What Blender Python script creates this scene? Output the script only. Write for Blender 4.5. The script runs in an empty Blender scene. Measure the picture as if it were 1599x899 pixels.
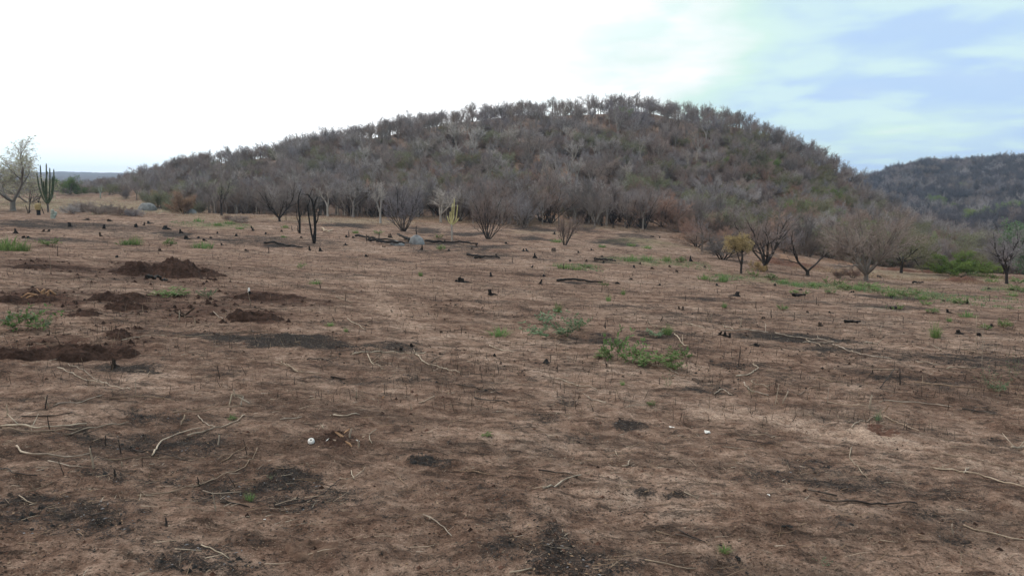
import bpy, math, random
import numpy as np
from mathutils import Vector, Matrix
R = math.radians
SC = bpy.context.scene
COL = SC.collection
PI = math.pi

# ------------------------------------------------------------------ camera
CAMZ = 1.65
F = 1200.0; CX, CY = 799.5, 449.5
PITCH = math.atan((CY - 285.0) / F)
SP, CP = math.sin(PITCH), math.cos(PITCH)
cam = bpy.data.cameras.new("camera"); camo = bpy.data.objects.new("camera", cam); COL.objects.link(camo)
cam.sensor_width = 36.0; cam.lens = 36.0 * F / 1599.0
cam.clip_start = 0.05; cam.clip_end = 6000
camo.location = (0, 0, CAMZ); camo.rotation_euler = (PI / 2 - PITCH, 0, 0)
SC.camera = camo

# ------------------------------------------------------------------ numeric noise
def _h(ix, iy, seed):
    n = (ix.astype(np.int64) * 374761393 + iy.astype(np.int64) * 668265263 + seed * 974711) & 0xFFFFFFFF
    n = ((n ^ (n >> 13)) * 1274126177) & 0xFFFFFFFF
    n = n ^ (n >> 16)
    return (n & 0xFFFF) / 65535.0
def vnoise(x, y, seed=0):
    x = np.asarray(x, float); y = np.asarray(y, float)
    ix = np.floor(x); iy = np.floor(y); fx = x - ix; fy = y - iy
    fx = fx * fx * fx * (fx * (fx * 6 - 15) + 10); fy = fy * fy * fy * (fy * (fy * 6 - 15) + 10)
    a = _h(ix, iy, seed); b = _h(ix + 1, iy, seed); c = _h(ix, iy + 1, seed); d = _h(ix + 1, iy + 1, seed)
    return (a + (b - a) * fx) * (1 - fy) + (c + (d - c) * fx) * fy
def fbm(x, y, o=4, seed=0):
    s = 0.0; a = 0.5; t = 0.0
    for k in range(o):
        s = s + a * vnoise(x, y, seed + k * 17); t += a
        x = x * 2.03 + 13.7; y = y * 2.03 - 7.1; a *= 0.5
    return s / t
def sstep(a, b, x):
    t = np.clip((np.asarray(x, float) - a) / (b - a), 0, 1); return t * t * (3 - 2 * t)

# ------------------------------------------------------------------ terrain profile (columns x/Y, each a list of depth : picture row)
PROF = {
 -600: [(45,372),(60,345),(85,329),(120,317),(200,304),(300,299),(420,296),(700,293),(2000,280),(3600,269),(4400,282)],
 0:   [(45,366),(60,348),(85,332),(120,318),(200,305),(300,300),(420,296),(700,293),(2000,279),(3500,268),(4400,282)],
 150: [(45,374),(60,352),(85,334),(120,319),(200,306),(300,301),(420,297),(700,294),(2000,281),(3400,270),(4400,284)],
 250: [(45,380),(60,357),(85,337),(120,324),(160,312),(210,288),(235,277),(300,288),(420,298),(800,296),(2000,285),(3500,272),(4400,288)],
 350: [(45,386),(60,361),(85,343),(105,334),(130,318),(180,285),(225,258),(300,272),(450,300),(1700,300)],
 500: [(45,394),(60,368),(80,350),(98,340),(125,318),(175,270),(222,236),(260,240),(400,290),(1700,300)],
 650: [(45,403),(60,377),(80,357),(96,344),(125,315),(170,255),(220,205),(240,203),(400,290),(1700,310)],
 800: [(45,410),(60,384),(80,362),(95,348),(125,312),(165,250),(205,203),(232,183),(250,183),(400,280),(1700,315)],
 1000:[(45,418),(60,394),(80,373),(95,360),(120,336),(150,287),(190,218),(222,183),(238,177),(260,180),(400,290),(1700,320)],
 1150:[(45,428),(58,412),(70,401),(85,386),(100,370),(130,332),(165,277),(200,222),(225,199),(240,198),(300,230),(400,300),(1700,330)],
 1250:[(45,437),(55,429),(70,413),(90,394),(120,358),(150,316),(190,260),(212,243),(230,246),(350,330),(1700,340)],
 1320:[(45,441),(55,434),(70,420),(90,404),(120,377),(150,344),(190,300),(208,286),(225,290),(350,340),(500,330),(700,292),(1700,345)],
 1400:[(45,446),(55,439),(70,428),(100,408),(130,387),(170,362),(210,352),(300,353),(400,340),(500,318),(600,292),(680,266),(760,275),(1700,345)],
 1500:[(45,451),(55,443),(70,433),(100,416),(150,398),(220,382),(300,371),(400,343),(500,310),(600,276),(660,258),(740,262),(1700,340)],
 1600:[(45,455),(55,446),(70,437),(100,419),(150,400),(220,384),(290,360),(400,325),(500,296),(600,262),(670,248),(740,250),(1700,330)],
 2200:[(45,475),(55,462),(70,448),(100,425),(150,402),(220,380),(290,352),(400,318),(500,286),(600,252),(670,238),(740,240),(1700,320)],
}
def plane(x, y): return -0.054 * x - 0.070 * y
def row_to_z(py, Y):
    b = (CY - py) / F
    return CAMZ + Y * (-SP + b * CP) / (CP + b * SP)
def z_to_row(z, Y):
    h = z - CAMZ
    return CY - F * (Y * SP + h * CP) / (Y * CP - h * SP)
def pchip(xk, yk, x):
    xk = np.array(xk, float); yk = np.array(yk, float)
    h = np.diff(xk); dl = np.diff(yk) / h; m = np.zeros(len(xk)); m[0] = dl[0]; m[-1] = dl[-1]
    for i in range(1, len(xk) - 1):
        if dl[i - 1] * dl[i] > 0:
            w1 = 2 * h[i] + h[i - 1]; w2 = h[i] + 2 * h[i - 1]
            m[i] = (w1 + w2) / (w1 / dl[i - 1] + w2 / dl[i])
    i = np.clip(np.searchsorted(xk, x) - 1, 0, len(xk) - 2); t = (x - xk[i]) / h[i]
    return (yk[i] * (1 + 2 * t) * (1 - t) ** 2 + m[i] * h[i] * t * (1 - t) ** 2 + yk[i + 1] * t * t * (3 - 2 * t) + m[i + 1] * h[i] * t * t * (t - 1))
LY0, LY1, NY = math.log(20), math.log(4400), 400
U0, U1, NU = -600, 2200, 281
LYS = np.linspace(LY0, LY1, NY); US = np.linspace(U0, U1, NU)
_keys = sorted(PROF); _cols = []
for k in _keys:
    c = (k - 800) / F
    near = [(Y, z_to_row(plane(c * Y, Y), Y)) for Y in (20, 26, 32, 37)]
    pts = near + PROF[k]
    _cols.append(pchip([math.log(p[0]) for p in pts], [p[1] for p in pts], LYS))
_cols = np.array(_cols)
ROWT = np.array([np.interp(US, _keys, _cols[:, j]) for j in range(NY)]).T        # [NU, NY]
for _ in range(10):                                                             # soften across columns
    P = np.pad(ROWT, ((1, 1), (0, 0)), mode='edge'); ROWT = (P[:-2] + 2 * P[1:-1] + P[2:]) / 4
ZT = row_to_z(ROWT, np.exp(LYS)[None, :])
def base_height(x, y):
    x = np.asarray(x, float); y = np.asarray(y, float)
    ys = np.maximum(y, 1.0)
    u = np.clip((x / ys * F + 800 - U0) / (U1 - U0) * (NU - 1), 0, NU - 1.001)
    v = np.clip((np.log(ys) - LY0) / (LY1 - LY0) * (NY - 1), 0, NY - 1.001)
    i = u.astype(int); j = v.astype(int); fu = u - i; fv = v - j
    z = (ZT[i, j] * (1 - fu) + ZT[i + 1, j] * fu) * (1 - fv) + (ZT[i, j + 1] * (1 - fu) + ZT[i + 1, j + 1] * fu) * fv
    w = sstep(20, 30, y)
    xc = np.clip(x, -60, 60)
    return plane(xc, y) * (1 - w) + z * w
def height(x, y):
    x = np.asarray(x, float); y = np.asarray(y, float)
    z = base_height(x, y)
    far = sstep(60, 130, y); mid = sstep(15, 45, y)
    near = 1 - sstep(9, 26, y)
    z = z + 0.10 * (fbm(x * .33, y * .33, 3, 5) - .5) + far * (2.2 * (fbm(x * .055, y * .055, 3, 9) - .5)) * (1 - .7 * sstep(300, 600, y)) + sstep(330, 520, y) * 16 * (fbm(x * .013, y * .013, 4, 77) - .5)
    z = z + 0.10 * (fbm(x * 1.7, y * 1.7, 3, 2) - .5) * (1 - .6 * mid) + mid * .16 * (fbm(x * .8, y * 1.1, 3, 31) - .5)
    z = z + near * (0.046 * (fbm(x * 7, y * 7, 3, 4) - .5) + .014 * (fbm(x * 26, y * 26, 2, 14) - .5))
    return z
def ground_at(px, py, y0=1.5, y1=900.0):
    """the point where the view ray through picture point (px, py) first meets the ground"""
    a = (px - CX) / F; b = (CY - py) / F
    dx, dy, dz = a, CP + b * SP, -SP + b * CP
    Y = np.exp(np.linspace(math.log(y0), math.log(y1), 1400)); X = Y / dy * dx; Z = CAMZ + Y / dy * dz
    d = Z - height(X, Y)
    k = np.argmax(d < 0)
    if d[k] >= 0: k = len(Y) - 1
    if k == 0: k = 1
    t = d[k - 1] / (d[k - 1] - d[k] + 1e-9); t = min(max(t, 0), 1)
    Yv = Y[k - 1] + (Y[k] - Y[k - 1]) * t; Xv = Yv / dy * dx
    return Vector((float(Xv), float(Yv), float(height(Xv, Yv))))
def m_per_px(p): return p.y / (CP) / F
def on_ground(x, y): return Vector((x, y, float(height(x, y))))

# ------------------------------------------------------------------ node helpers
def new_mat(name):
    m = bpy.data.materials.new(name); m.use_nodes = True; nt = m.node_tree
    for n in list(nt.nodes): nt.nodes.remove(n)
    out = nt.nodes.new('ShaderNodeOutputMaterial'); b = nt.nodes.new('ShaderNodeBsdfPrincipled')
    nt.links.new(b.outputs[0], out.inputs[0]); b.inputs['Roughness'].default_value = .9
    try: b.inputs['Specular IOR Level'].default_value = .15
    except Exception: pass
    return m, nt, b
class N:
    """small wrapper to write node graphs as expressions"""
    def __init__(s, nt): s.nt = nt
    def L(s, a, sock):
        if isinstance(a, (int, float)): sock.default_value = a
        elif isinstance(a, (tuple, list)): sock.default_value = tuple(a) if len(a) == len(sock.default_value) else tuple(a) + (1,)
        else: s.nt.links.new(a, sock)
    def coord(s, k='Object'): return s.nt.nodes.new('ShaderNodeTexCoord').outputs[k]
    def attr(s, name): n = s.nt.nodes.new('ShaderNodeAttribute'); n.attribute_name = name; return n.outputs['Fac']
    def rnd(s): return s.nt.nodes.new('ShaderNodeObjectInfo').outputs['Random']
    def noise(s, v, scale, detail=4, rough=.55, dist=0.0):
        n = s.nt.nodes.new('ShaderNodeTexNoise'); s.L(v, n.inputs['Vector']); n.inputs['Scale'].default_value = scale
        n.inputs['Detail'].default_value = detail; n.inputs['Roughness'].default_value = rough; n.inputs['Distortion'].default_value = dist
        return n.outputs[0]
    def voro(s, v, scale, feat='F1', out='Distance'):
        n = s.nt.nodes.new('ShaderNodeTexVoronoi'); s.L(v, n.inputs['Vector']); n.inputs['Scale'].default_value = scale; n.feature = feat
        return n.outputs[out]
    def m(s, op, a, b=0.0, c=0.0, clamp=False):
        n = s.nt.nodes.new('ShaderNodeMath'); n.operation = op; n.use_clamp = clamp
        s.L(a, n.inputs[0]); s.L(b, n.inputs[1]); s.L(c, n.inputs[2]); return n.outputs[0]
    def rng(s, v, a, b, c=0.0, d=1.0):
        n = s.nt.nodes.new('ShaderNodeMapRange'); n.interpolation_type = 'SMOOTHSTEP'
        s.L(v, n.inputs[0]); n.inputs[1].default_value = a; n.inputs[2].default_value = b; n.inputs[3].default_value = c; n.inputs[4].default_value = d
        return n.outputs[0]
    def mix(s, f, a, b, mode='MIX'):
        n = s.nt.nodes.new('ShaderNodeMix'); n.data_type = 'RGBA'; n.blend_type = mode
        s.L(f, n.inputs[0]); s.L(a, n.inputs[6]); s.L(b, n.inputs[7]); return n.outputs[2]
    def ramp(s, f, stops):
        n = s.nt.nodes.new('ShaderNodeValToRGB'); e = n.color_ramp.elements
        while len(e) < len(stops): e.new(.5)
        for k, (p, c) in enumerate(stops): e[k].position = p; e[k].color = tuple(c) + (1,)
        s.L(f, n.inputs[0]); return n.outputs[0]
    def bump(s, h, strength=.5, dist=.02, normal=None):
        n = s.nt.nodes.new('ShaderNodeBump'); n.inputs['Strength'].default_value = strength; n.inputs['Distance'].default_value = dist
        s.L(h, n.inputs['Height'])
        if normal is not None: s.L(normal, n.inputs['Normal'])
        return n.outputs[0]
    def scale(s, v, k):
        n = s.nt.nodes.new('ShaderNodeMapping'); s.L(v, n.inputs[0]); n.inputs['Scale'].default_value = k; return n.outputs[0]

def simple_mat(name, c0, c1, c2=None, scale=6, bumps=.4, stretch=(1, 1, 1), rough=.9, vary=.35, trans=0.0):
    """noisy two or three tone surface, each object a little lighter, darker or redder than its neighbour"""
    m, nt, b = new_mat(name); n = N(nt)
    v = n.scale(n.coord(), stretch)
    f = n.noise(v, scale, 6, .65)
    stops = [(.35, c0), (.65, c1)] if c2 is None else [(.3, c0), (.5, c1), (.7, c2)]
    col = n.ramp(f, stops)
    r = n.rnd()
    col = n.mix(1.0, col, n.ramp(r, [(0, (1 - vary,) * 3), (.35, (1, 1 - vary * .25, 1 - vary * .35)), (.7, (1 - vary * .3, 1 - vary * .3, 1 - vary * .1)), (1, (1 + vary * .6,) * 3)]), 'MULTIPLY')
    n.L(col, b.inputs['Base Color']); b.inputs['Roughness'].default_value = rough
    if trans:
        t = nt.nodes.new('ShaderNodeBsdfTranslucent'); n.L(col, t.inputs[0]); mx = nt.nodes.new('ShaderNodeMixShader'); mx.inputs[0].default_value = trans
        nt.links.new(b.outputs[0], mx.inputs[1]); nt.links.new(t.outputs[0], mx.inputs[2])
        out = [x for x in nt.nodes if x.type == 'OUTPUT_MATERIAL'][0]; nt.links.new(mx.outputs[0], out.inputs[0])
    if bumps: n.L(n.bump(f, bumps, .02), b.inputs['Normal'])
    return m
M = {}
M['bark'] = simple_mat('bark', (.08, .067, .058), (.22, .19, .165), scale=5, stretch=(1, 1, .3))
M['bark_mid'] = simple_mat('bark_mid', (.12, .105, .092), (.29, .26, .23), scale=5, stretch=(1, 1, .3), vary=.15)
M['bark_pale'] = simple_mat('bark_pale', (.20, .18, .155), (.42, .385, .34), scale=4, stretch=(1, 1, .35), vary=.2)
M['bark_dark'] = simple_mat('bark_dark', (.018, .016, .015), (.07, .06, .053), scale=5, stretch=(1, 1, .3), vary=.2)
M['twig_grey'] = simple_mat('twig_grey', (.195, .176, .168), (.355, .326, .312), scale=.8, bumps=0, vary=.5)
M['twig_brown'] = simple_mat('twig_brown', (.18, .142, .12), (.31, .252, .215), scale=.8, bumps=0, vary=.5)
M['twig_red'] = simple_mat('twig_red', (.25, .165, .130), (.38, .265, .21), scale=.8, bumps=0, vary=.3)
M['twig_olive'] = simple_mat('twig_olive', (.19, .182, .135), (.31, .297, .22), scale=.8, bumps=0, vary=.3)
M['twig_dark'] = simple_mat('twig_dark', (.075, .072, .080), (.145, .138, .150), scale=.8, bumps=0, vary=.4)
M['twig_pale'] = simple_mat('twig_pale', (.36, .335, .31), (.52, .49, .45), scale=.8, bumps=0, vary=.2)
M['char'] = simple_mat('char', (.008, .008, .008), (.032, .029, .027), scale=22, bumps=.8, vary=.2)
M['char_brown'] = simple_mat('char_brown', (.012, .010, .009), (.055, .040, .031), (.10, .072, .052), scale=14, bumps=.8, vary=.25)
M['leaf_green'] = simple_mat('leaf_green', (.085, .15, .05), (.21, .30, .115), scale=9, bumps=0, vary=.3, trans=.35)
M['leaf_blue'] = simple_mat('leaf_blue', (.09, .155, .085), (.20, .29, .165), scale=9, bumps=0, vary=.3, trans=.35)
M['leaf_lime'] = simple_mat('leaf_lime', (.12, .20, .05), (.25, .34, .09), scale=2, bumps=0, vary=.3, trans=.35)
M['leaf_olive'] = simple_mat('leaf_olive', (.13, .14, .075), (.22, .225, .125), scale=2, bumps=0, vary=.3, trans=.3)
M['leaf_yellow'] = simple_mat('leaf_yellow', (.27, .20, .09), (.46, .365, .19), scale=3, bumps=0, vary=.25, trans=.3)
M['leaf_rust'] = simple_mat('leaf_rust', (.17, .11, .07), (.29, .20, .13), scale=3, bumps=0, vary=.25, trans=.3)
M['leaf_pale'] = simple_mat('leaf_pale', (.30, .31, .20), (.50, .50, .36), scale=3, bumps=0, vary=.2, trans=.3)
M['ash'] = simple_mat('ash', (.10, .098, .096), (.22, .215, .21), scale=9, bumps=0, vary=.3)
M['straw'] = simple_mat('straw', (.30, .235, .145), (.52, .44, .30), scale=7, bumps=0, vary=.3, trans=.2)
M['straw_dark'] = simple_mat('straw_dark', (.17, .12, .08), (.34, .25, .165), scale=7, bumps=0, vary=.3, trans=.2)
M['stick_pale'] = simple_mat('stick_pale', (.13, .103, .078), (.33, .27, .20), (.53, .46, .355), scale=7, bumps=.3, vary=.3)
M['stick_tan'] = simple_mat('stick_tan', (.085, .062, .046), (.21, .155, .11), (.34, .26, .18), scale=7, bumps=.3, vary=.3)
M['stick_dark'] = simple_mat('stick_dark', (.010, .009, .009), (.045, .037, .032), (.12, .095, .075), scale=6, bumps=.4, vary=.3)
M['wood_fresh'] = simple_mat('wood_fresh', (.25, .14, .075), (.45, .28, .165), scale=9, bumps=.4, vary=.2)
M['white_bone'] = simple_mat('white_bone', (.62, .60, .55), (.82, .80, .76), scale=12, bumps=.2, vary=.1)
M['rock'] = simple_mat('rock', (.11, .112, .115), (.20, .203, .20), (.29, .29, .283), scale=2.2, bumps=.7, vary=.15)
M['rock_pale'] = simple_mat('rock_pale', (.42, .38, .33), (.62, .58, .52), scale=.5, bumps=.5, vary=.1)
M['cactus'] = simple_mat('cactus', (.045, .062, .035), (.105, .125, .075), scale=3, bumps=.2, vary=.1)
M['cactus_yellow'] = simple_mat('cactus_yellow', (.36, .31, .13), (.56, .51, .27), scale=3, bumps=.2, vary=.1)
M['cactus_grey'] = simple_mat('cactus_grey', (.21, .23, .19), (.36, .38, .33), scale=3, bumps=.3, vary=.1)

# ------------------------------------------------------------------ mesh builder and scene helpers
class MB:
    def __init__(s): s.v = []; s.f = []; s.mi = []
    def add(s, v, f, mi=0):
        o = len(s.v); s.v.extend(v); s.f.extend([tuple(i + o for i in q) for q in f]); s.mi.extend([mi] * len(f))
    def tube(s, pts, rad, sides=5, mi=0, cap=True, prof=None):
        n = len(pts); o = len(s.v); prev = None
        for i, p in enumerate(pts):
            t = (pts[min(i + 1, n - 1)] - pts[max(i - 1, 0)])
            if t.length < 1e-9: t = Vector((0, 0, 1))
            t.normalize()
            if prev is None:
                a = Vector((1, 0, 0)) if abs(t.x) < .8 else Vector((0, 1, 0))
                prev = (a - t * a.dot(t)).normalized()
            else:
                q = prev - t * prev.dot(t)
                prev = q.normalized() if q.length > 1e-6 else prev
            b = t.cross(prev); r = rad[i]
            for k in range(sides):
                a = 2 * PI * k / sides; rr = r * (prof[k % len(prof)] if prof else 1)
                s.v.append(p + prev * (math.cos(a) * rr) + b * (math.sin(a) * rr))
        for i in range(n - 1):
            for k in range(sides):
                k2 = (k + 1) % sides
                s.f.append((o + i * sides + k, o + i * sides + k2, o + (i + 1) * sides + k2, o + (i + 1) * sides + k)); s.mi.append(mi)
        if cap:
            s.f.append(tuple(o + k for k in reversed(range(sides)))); s.f.append(tuple(o + (n - 1) * sides + k for k in range(sides))); s.mi += [mi, mi]
    def spike(s, p, q, r, mi=0, mid=None):
        """thin three sided twig that tapers to a point"""
        t = (q - p)
        if t.length < 1e-7: return
        t = t.normalized(); a = Vector((0, 0, 1)) if abs(t.z) < .8 else Vector((1, 0, 0))
        u = t.cross(a).normalized(); w = t.cross(u); o = len(s.v)
        ring = lambda c, rr: [c + u * rr, c + (w * .87 - u * .5) * rr, c + (-w * .87 - u * .5) * rr]
        if mid is None:
            s.v += ring(p, r) + [q]; s.f += [(o, o + 1, o + 3), (o + 1, o + 2, o + 3), (o + 2, o, o + 3)]; s.mi += [mi] * 3
        else:
            s.v += ring(p, r) + ring(mid, r * .7) + [q]
            s.f += [(o, o + 1, o + 4, o + 3), (o + 1, o + 2, o + 5, o + 4), (o + 2, o, o + 3, o + 5), (o + 3, o + 4, o + 6), (o + 4, o + 5, o + 6), (o + 5, o + 3, o + 6)]; s.mi += [mi] * 6
    def leaf(s, p, d, n, L, W, mi=0):
        """a leaf folded along its midrib"""
        d = d.normalized(); w = d.cross(n)
        if w.length < 1e-6: w = d.cross(Vector((1, 0, 0)))
        w.normalize(); nn = w.cross(d); o = len(s.v)
        s.v += [p, p + d * L * .5 + w * W * .5 + nn * W * .22, p + d * L, p + d * L * .5 - w * W * .5 + nn * W * .22]
        s.f += [(o, o + 1, o + 2), (o, o + 2, o + 3)]; s.mi += [mi] * 2
    def blade(s, p, d, L, W, bend, mi=0):
        """a grass blade that bows over"""
        side = Vector((-d.y, d.x, 0));
        if side.length < 1e-6: side = Vector((1, 0, 0))
        side.normalize(); o = len(s.v); up = Vector((0, 0, 1)); c = p.copy(); dd = d.normalized(); out = Vector((d.x, d.y, 0))
        if out.length < 1e-6: out = Vector((1, 0, 0))
        out.normalize()
        for i in range(3):
            w = W * (1, .75, .4)[i] * .5
            s.v += [c + side * w, c - side * w]
            dd = (dd + (out - up * .6) * bend * (i * .5 + .3)).normalized(); c = c + dd * (L / 3)
        s.v += [c]
        s.f += [(o, o + 1, o + 3, o + 2), (o + 2, o + 3, o + 5, o + 4), (o + 4, o + 5, o + 6)]; s.mi += [mi] * 3
    def mesh(s, name, mats, smooth=False):
        me = bpy.data.meshes.new(name); me.from_pydata([tuple(v) for v in s.v], [], s.f)
        for m in (mats if isinstance(mats, (list, tuple)) else [mats]): me.materials.append(m)
        me.polygons.foreach_set('material_index', s.mi)
        if smooth: me.polygons.foreach_set('use_smooth', [True] * len(s.f))
        me.update(); return me
def link(name, me, parent=None, loc=None, rz=0, sc=None):
    o = bpy.data.objects.new(name, me); COL.objects.link(o)
    if parent is not None: o.parent = parent
    if loc is not None: o.location = loc
    o.rotation_euler = (0, 0, rz)
    if sc is not None: o.scale = sc if isinstance(sc, (tuple, list, Vector)) else (sc,) * 3
    return o
def tag(o, label, cat, group=None):
    o['label'] = label; o['category'] = cat
    if group: o['group'] = group
    return o
def thing(name, label, cat, loc, rz=0, sc=1.0, group=None):
    o = bpy.data.objects.new(name, None); COL.objects.link(o); o.location = loc; o.rotation_euler = (0, 0, rz)
    o.scale = sc if isinstance(sc, (tuple, list, Vector)) else (sc,) * 3
    o.empty_display_size = .2
    return tag(o, label, cat, group)
def kind(o, k): o['kind'] = k; return o
RND = random.Random(11)
def rv(rnd): 
    while True:
        v = Vector((rnd.uniform(-1, 1), rnd.uniform(-1, 1), rnd.uniform(-1, 1)))
        if .05 < v.length < 1: return v.normalized()
def tilt(d, ang, rnd, az=None):
    a = Vector((0, 0, 1)) if abs(d.z) < .9 else Vector((1, 0, 0))
    u = d.cross(a).normalized(); w = d.cross(u); z = rnd.uniform(0, 2 * PI) if az is None else az
    return (d * math.cos(ang) + (u * math.cos(z) + w * math.sin(z)) * math.sin(ang)).normalized()
# ------------------------------------------------------------------ ground, hill and far hills: one sheet cut along the foot of the hill
def foot_line(c):
    """depth at which the wooded hill starts, along a line of sight x = c*y"""
    return np.interp(c * F + 800, [-600, 180, 300, 500, 800, 1000, 1150, 1250, 1320, 2200], [330, 330, 122, 102, 97, 99, 96, 102, 112, 260])
# stains of charcoal and ash (those around mid-field trees also paint in tree shadow), dug red soil, dry grass, the footpath: (picture x, row, half width, half height, strength)
CHAR_SHADE = [(480,536,185,15,1.15),(610,540,50,9,.9),(1250,531,85,11,1.0),(1320,545,50,6,.7),(905,441,38,3,1.0),(945,408,22,2,.9),(540,352,45,5,.9),(660,359,26,7,.8),(725,365,34,5,.8),(832,358,34,5,.8),
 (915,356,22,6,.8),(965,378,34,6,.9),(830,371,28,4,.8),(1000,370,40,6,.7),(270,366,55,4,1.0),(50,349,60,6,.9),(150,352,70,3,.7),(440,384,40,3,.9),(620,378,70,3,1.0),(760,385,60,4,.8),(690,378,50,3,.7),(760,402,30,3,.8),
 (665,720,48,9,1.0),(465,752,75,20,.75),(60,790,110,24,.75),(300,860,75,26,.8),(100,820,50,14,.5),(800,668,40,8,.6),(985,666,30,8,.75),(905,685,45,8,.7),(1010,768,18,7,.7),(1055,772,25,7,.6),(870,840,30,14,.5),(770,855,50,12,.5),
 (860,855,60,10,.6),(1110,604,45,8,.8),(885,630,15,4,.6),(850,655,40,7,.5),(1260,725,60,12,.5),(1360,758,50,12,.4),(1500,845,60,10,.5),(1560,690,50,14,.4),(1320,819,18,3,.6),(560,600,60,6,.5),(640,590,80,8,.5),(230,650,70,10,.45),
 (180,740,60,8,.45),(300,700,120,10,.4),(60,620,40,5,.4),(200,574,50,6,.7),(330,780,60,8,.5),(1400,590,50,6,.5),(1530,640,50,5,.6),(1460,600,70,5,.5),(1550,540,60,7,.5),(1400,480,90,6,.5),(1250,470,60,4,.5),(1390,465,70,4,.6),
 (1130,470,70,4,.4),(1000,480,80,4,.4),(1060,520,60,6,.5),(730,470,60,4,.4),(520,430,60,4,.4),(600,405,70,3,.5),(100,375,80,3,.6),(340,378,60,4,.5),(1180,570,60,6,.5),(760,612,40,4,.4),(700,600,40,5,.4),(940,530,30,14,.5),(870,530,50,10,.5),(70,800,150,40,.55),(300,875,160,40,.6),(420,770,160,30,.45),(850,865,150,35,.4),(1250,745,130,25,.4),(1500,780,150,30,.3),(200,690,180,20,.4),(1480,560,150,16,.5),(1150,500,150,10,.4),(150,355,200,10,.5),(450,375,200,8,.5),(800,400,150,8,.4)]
RED = [(270,425,125,20,.9),(90,420,110,16,.9),(60,460,100,16,1.0),(190,470,70,18,1.0),(300,478,120,22,.9),(420,465,80,16,1.0),(400,492,70,12,1.0),(130,484,50,9,.9),(100,545,135,26,1.0),(190,520,40,22,.8),(525,680,55,16,.8),(1380,672,55,10,.7),(585,628,40,9,.6),(500,645,70,7,.5),
 (35,735,60,9,.4),(490,860,58,14,.5),(690,470,40,7,.4),(1080,660,60,7,.3),(200,620,140,7,.4),(1500,434,28,5,1.0),(880,570,70,10,.3)]
DRY = [(120,314,190,10,1.0),(330,338,60,6,.5),(1450,432,130,7,.9),(1330,425,60,6,.6),(540,342,120,5,.8),(700,345,140,5,.8),(640,372,90,4,.3),(900,352,90,5,.6),(1010,376,60,7,.6),(860,364,60,4,.5),(320,352,60,5,.5)]
RUST = [(855,330,24,24,1.0),(1090,372,40,12,.9),(1225,404,45,6,.9),(1330,410,50,6,.8),(940,340,70,12,.6),(1060,350,60,14,.7),(1130,380,40,8,.8),(800,280,30,20,.3),(900,300,60,40,.4),(1300,275,30,30,.3),(700,345,120,8,.5),(850,290,60,40,.4)]
GREEN = [(1330,447,130,7,.8),(1030,408,80,8,.6),(1180,434,70,6,.6),(900,417,50,4,.4),(340,352,45,4,.6),(1500,470,40,5,.3),(1000,377,50,5,.4),(1575,452,40,6,.5),(150,310,140,3,.4),(60,322,70,3,.4)]
PATH = [((1700,790),(1599,745),(1500,712),(1400,690),(1300,678),(1200,652),(1100,640)), ((568,432),(582,450),(600,470),(622,495),(648,515))]
def world_ellipses(tab):
    out = []
    for cx, cy, hw, hh, s in tab:
        p = ground_at(cx, cy); a = ground_at(cx, cy - hh); b = ground_at(cx, cy + hh)
        out.append((p.x, p.y, hw * m_per_px(p), min(max(abs(a.y - b.y) * .5, .05), .25 * p.y + 1), s, p.x / p.y))
    return out
def field(x, y, tab, seed):
    wx = x + 0; v = np.zeros_like(x)
    for cx, cy, rx, ry, s, c in tab:
        k = np.where((np.abs(y - cy) < ry * 2.0) & (np.abs(x - cx - c * (y - cy)) < rx * 2.0))[0]
        if not len(k): continue
        xx = x[k] - cx - c * (y[k] - cy); yy = y[k] - cy
        q = min(rx, ry)
        nx = (fbm(x[k] / q * .9, y[k] / q * .9, 3, seed) - .5) * 1.5 + (fbm(x[k] / q * 3.5, y[k] / q * 3.5, 2, seed + 5) - .5) * .8
        d = np.sqrt((xx / rx) ** 2 + (yy / ry) ** 2) + nx
        v[k] = np.maximum(v[k], s * (1 - sstep(.35, 1.25, d)))
    return v
T_CHAR_SHADE, T_RED, T_DRY, T_RUST, T_GREEN = [world_ellipses(t) for t in (CHAR_SHADE, RED, DRY, RUST, GREEN)]
PATHW = [[ground_at(*p) for p in l] for l in PATH]
def path_field(x, y):
    v = np.zeros_like(x)
    for l, st in zip(PATHW, (1.0, .55)):
        for a, b in zip(l[:-1], l[1:]):
            dx, dy = b.x - a.x, b.y - a.y; L2 = dx * dx + dy * dy
            k = np.where((x > min(a.x, b.x) - 2) & (x < max(a.x, b.x) + 2) & (y > min(a.y, b.y) - 2) & (y < max(a.y, b.y) + 2))[0]
            if not len(k): continue
            t = np.clip(((x[k] - a.x) * dx + (y[k] - a.y) * dy) / L2, 0, 1)
            d = np.hypot(x[k] - a.x - t * dx, y[k] - a.y - t * dy) + (fbm(x[k] * 1.8, y[k] * 1.8, 3, 41) - .5) * .55
            v[k] = np.maximum(v[k], st * (1 - sstep(.0, .45, d)))
    return v
def far_apart(c): return c
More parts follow.
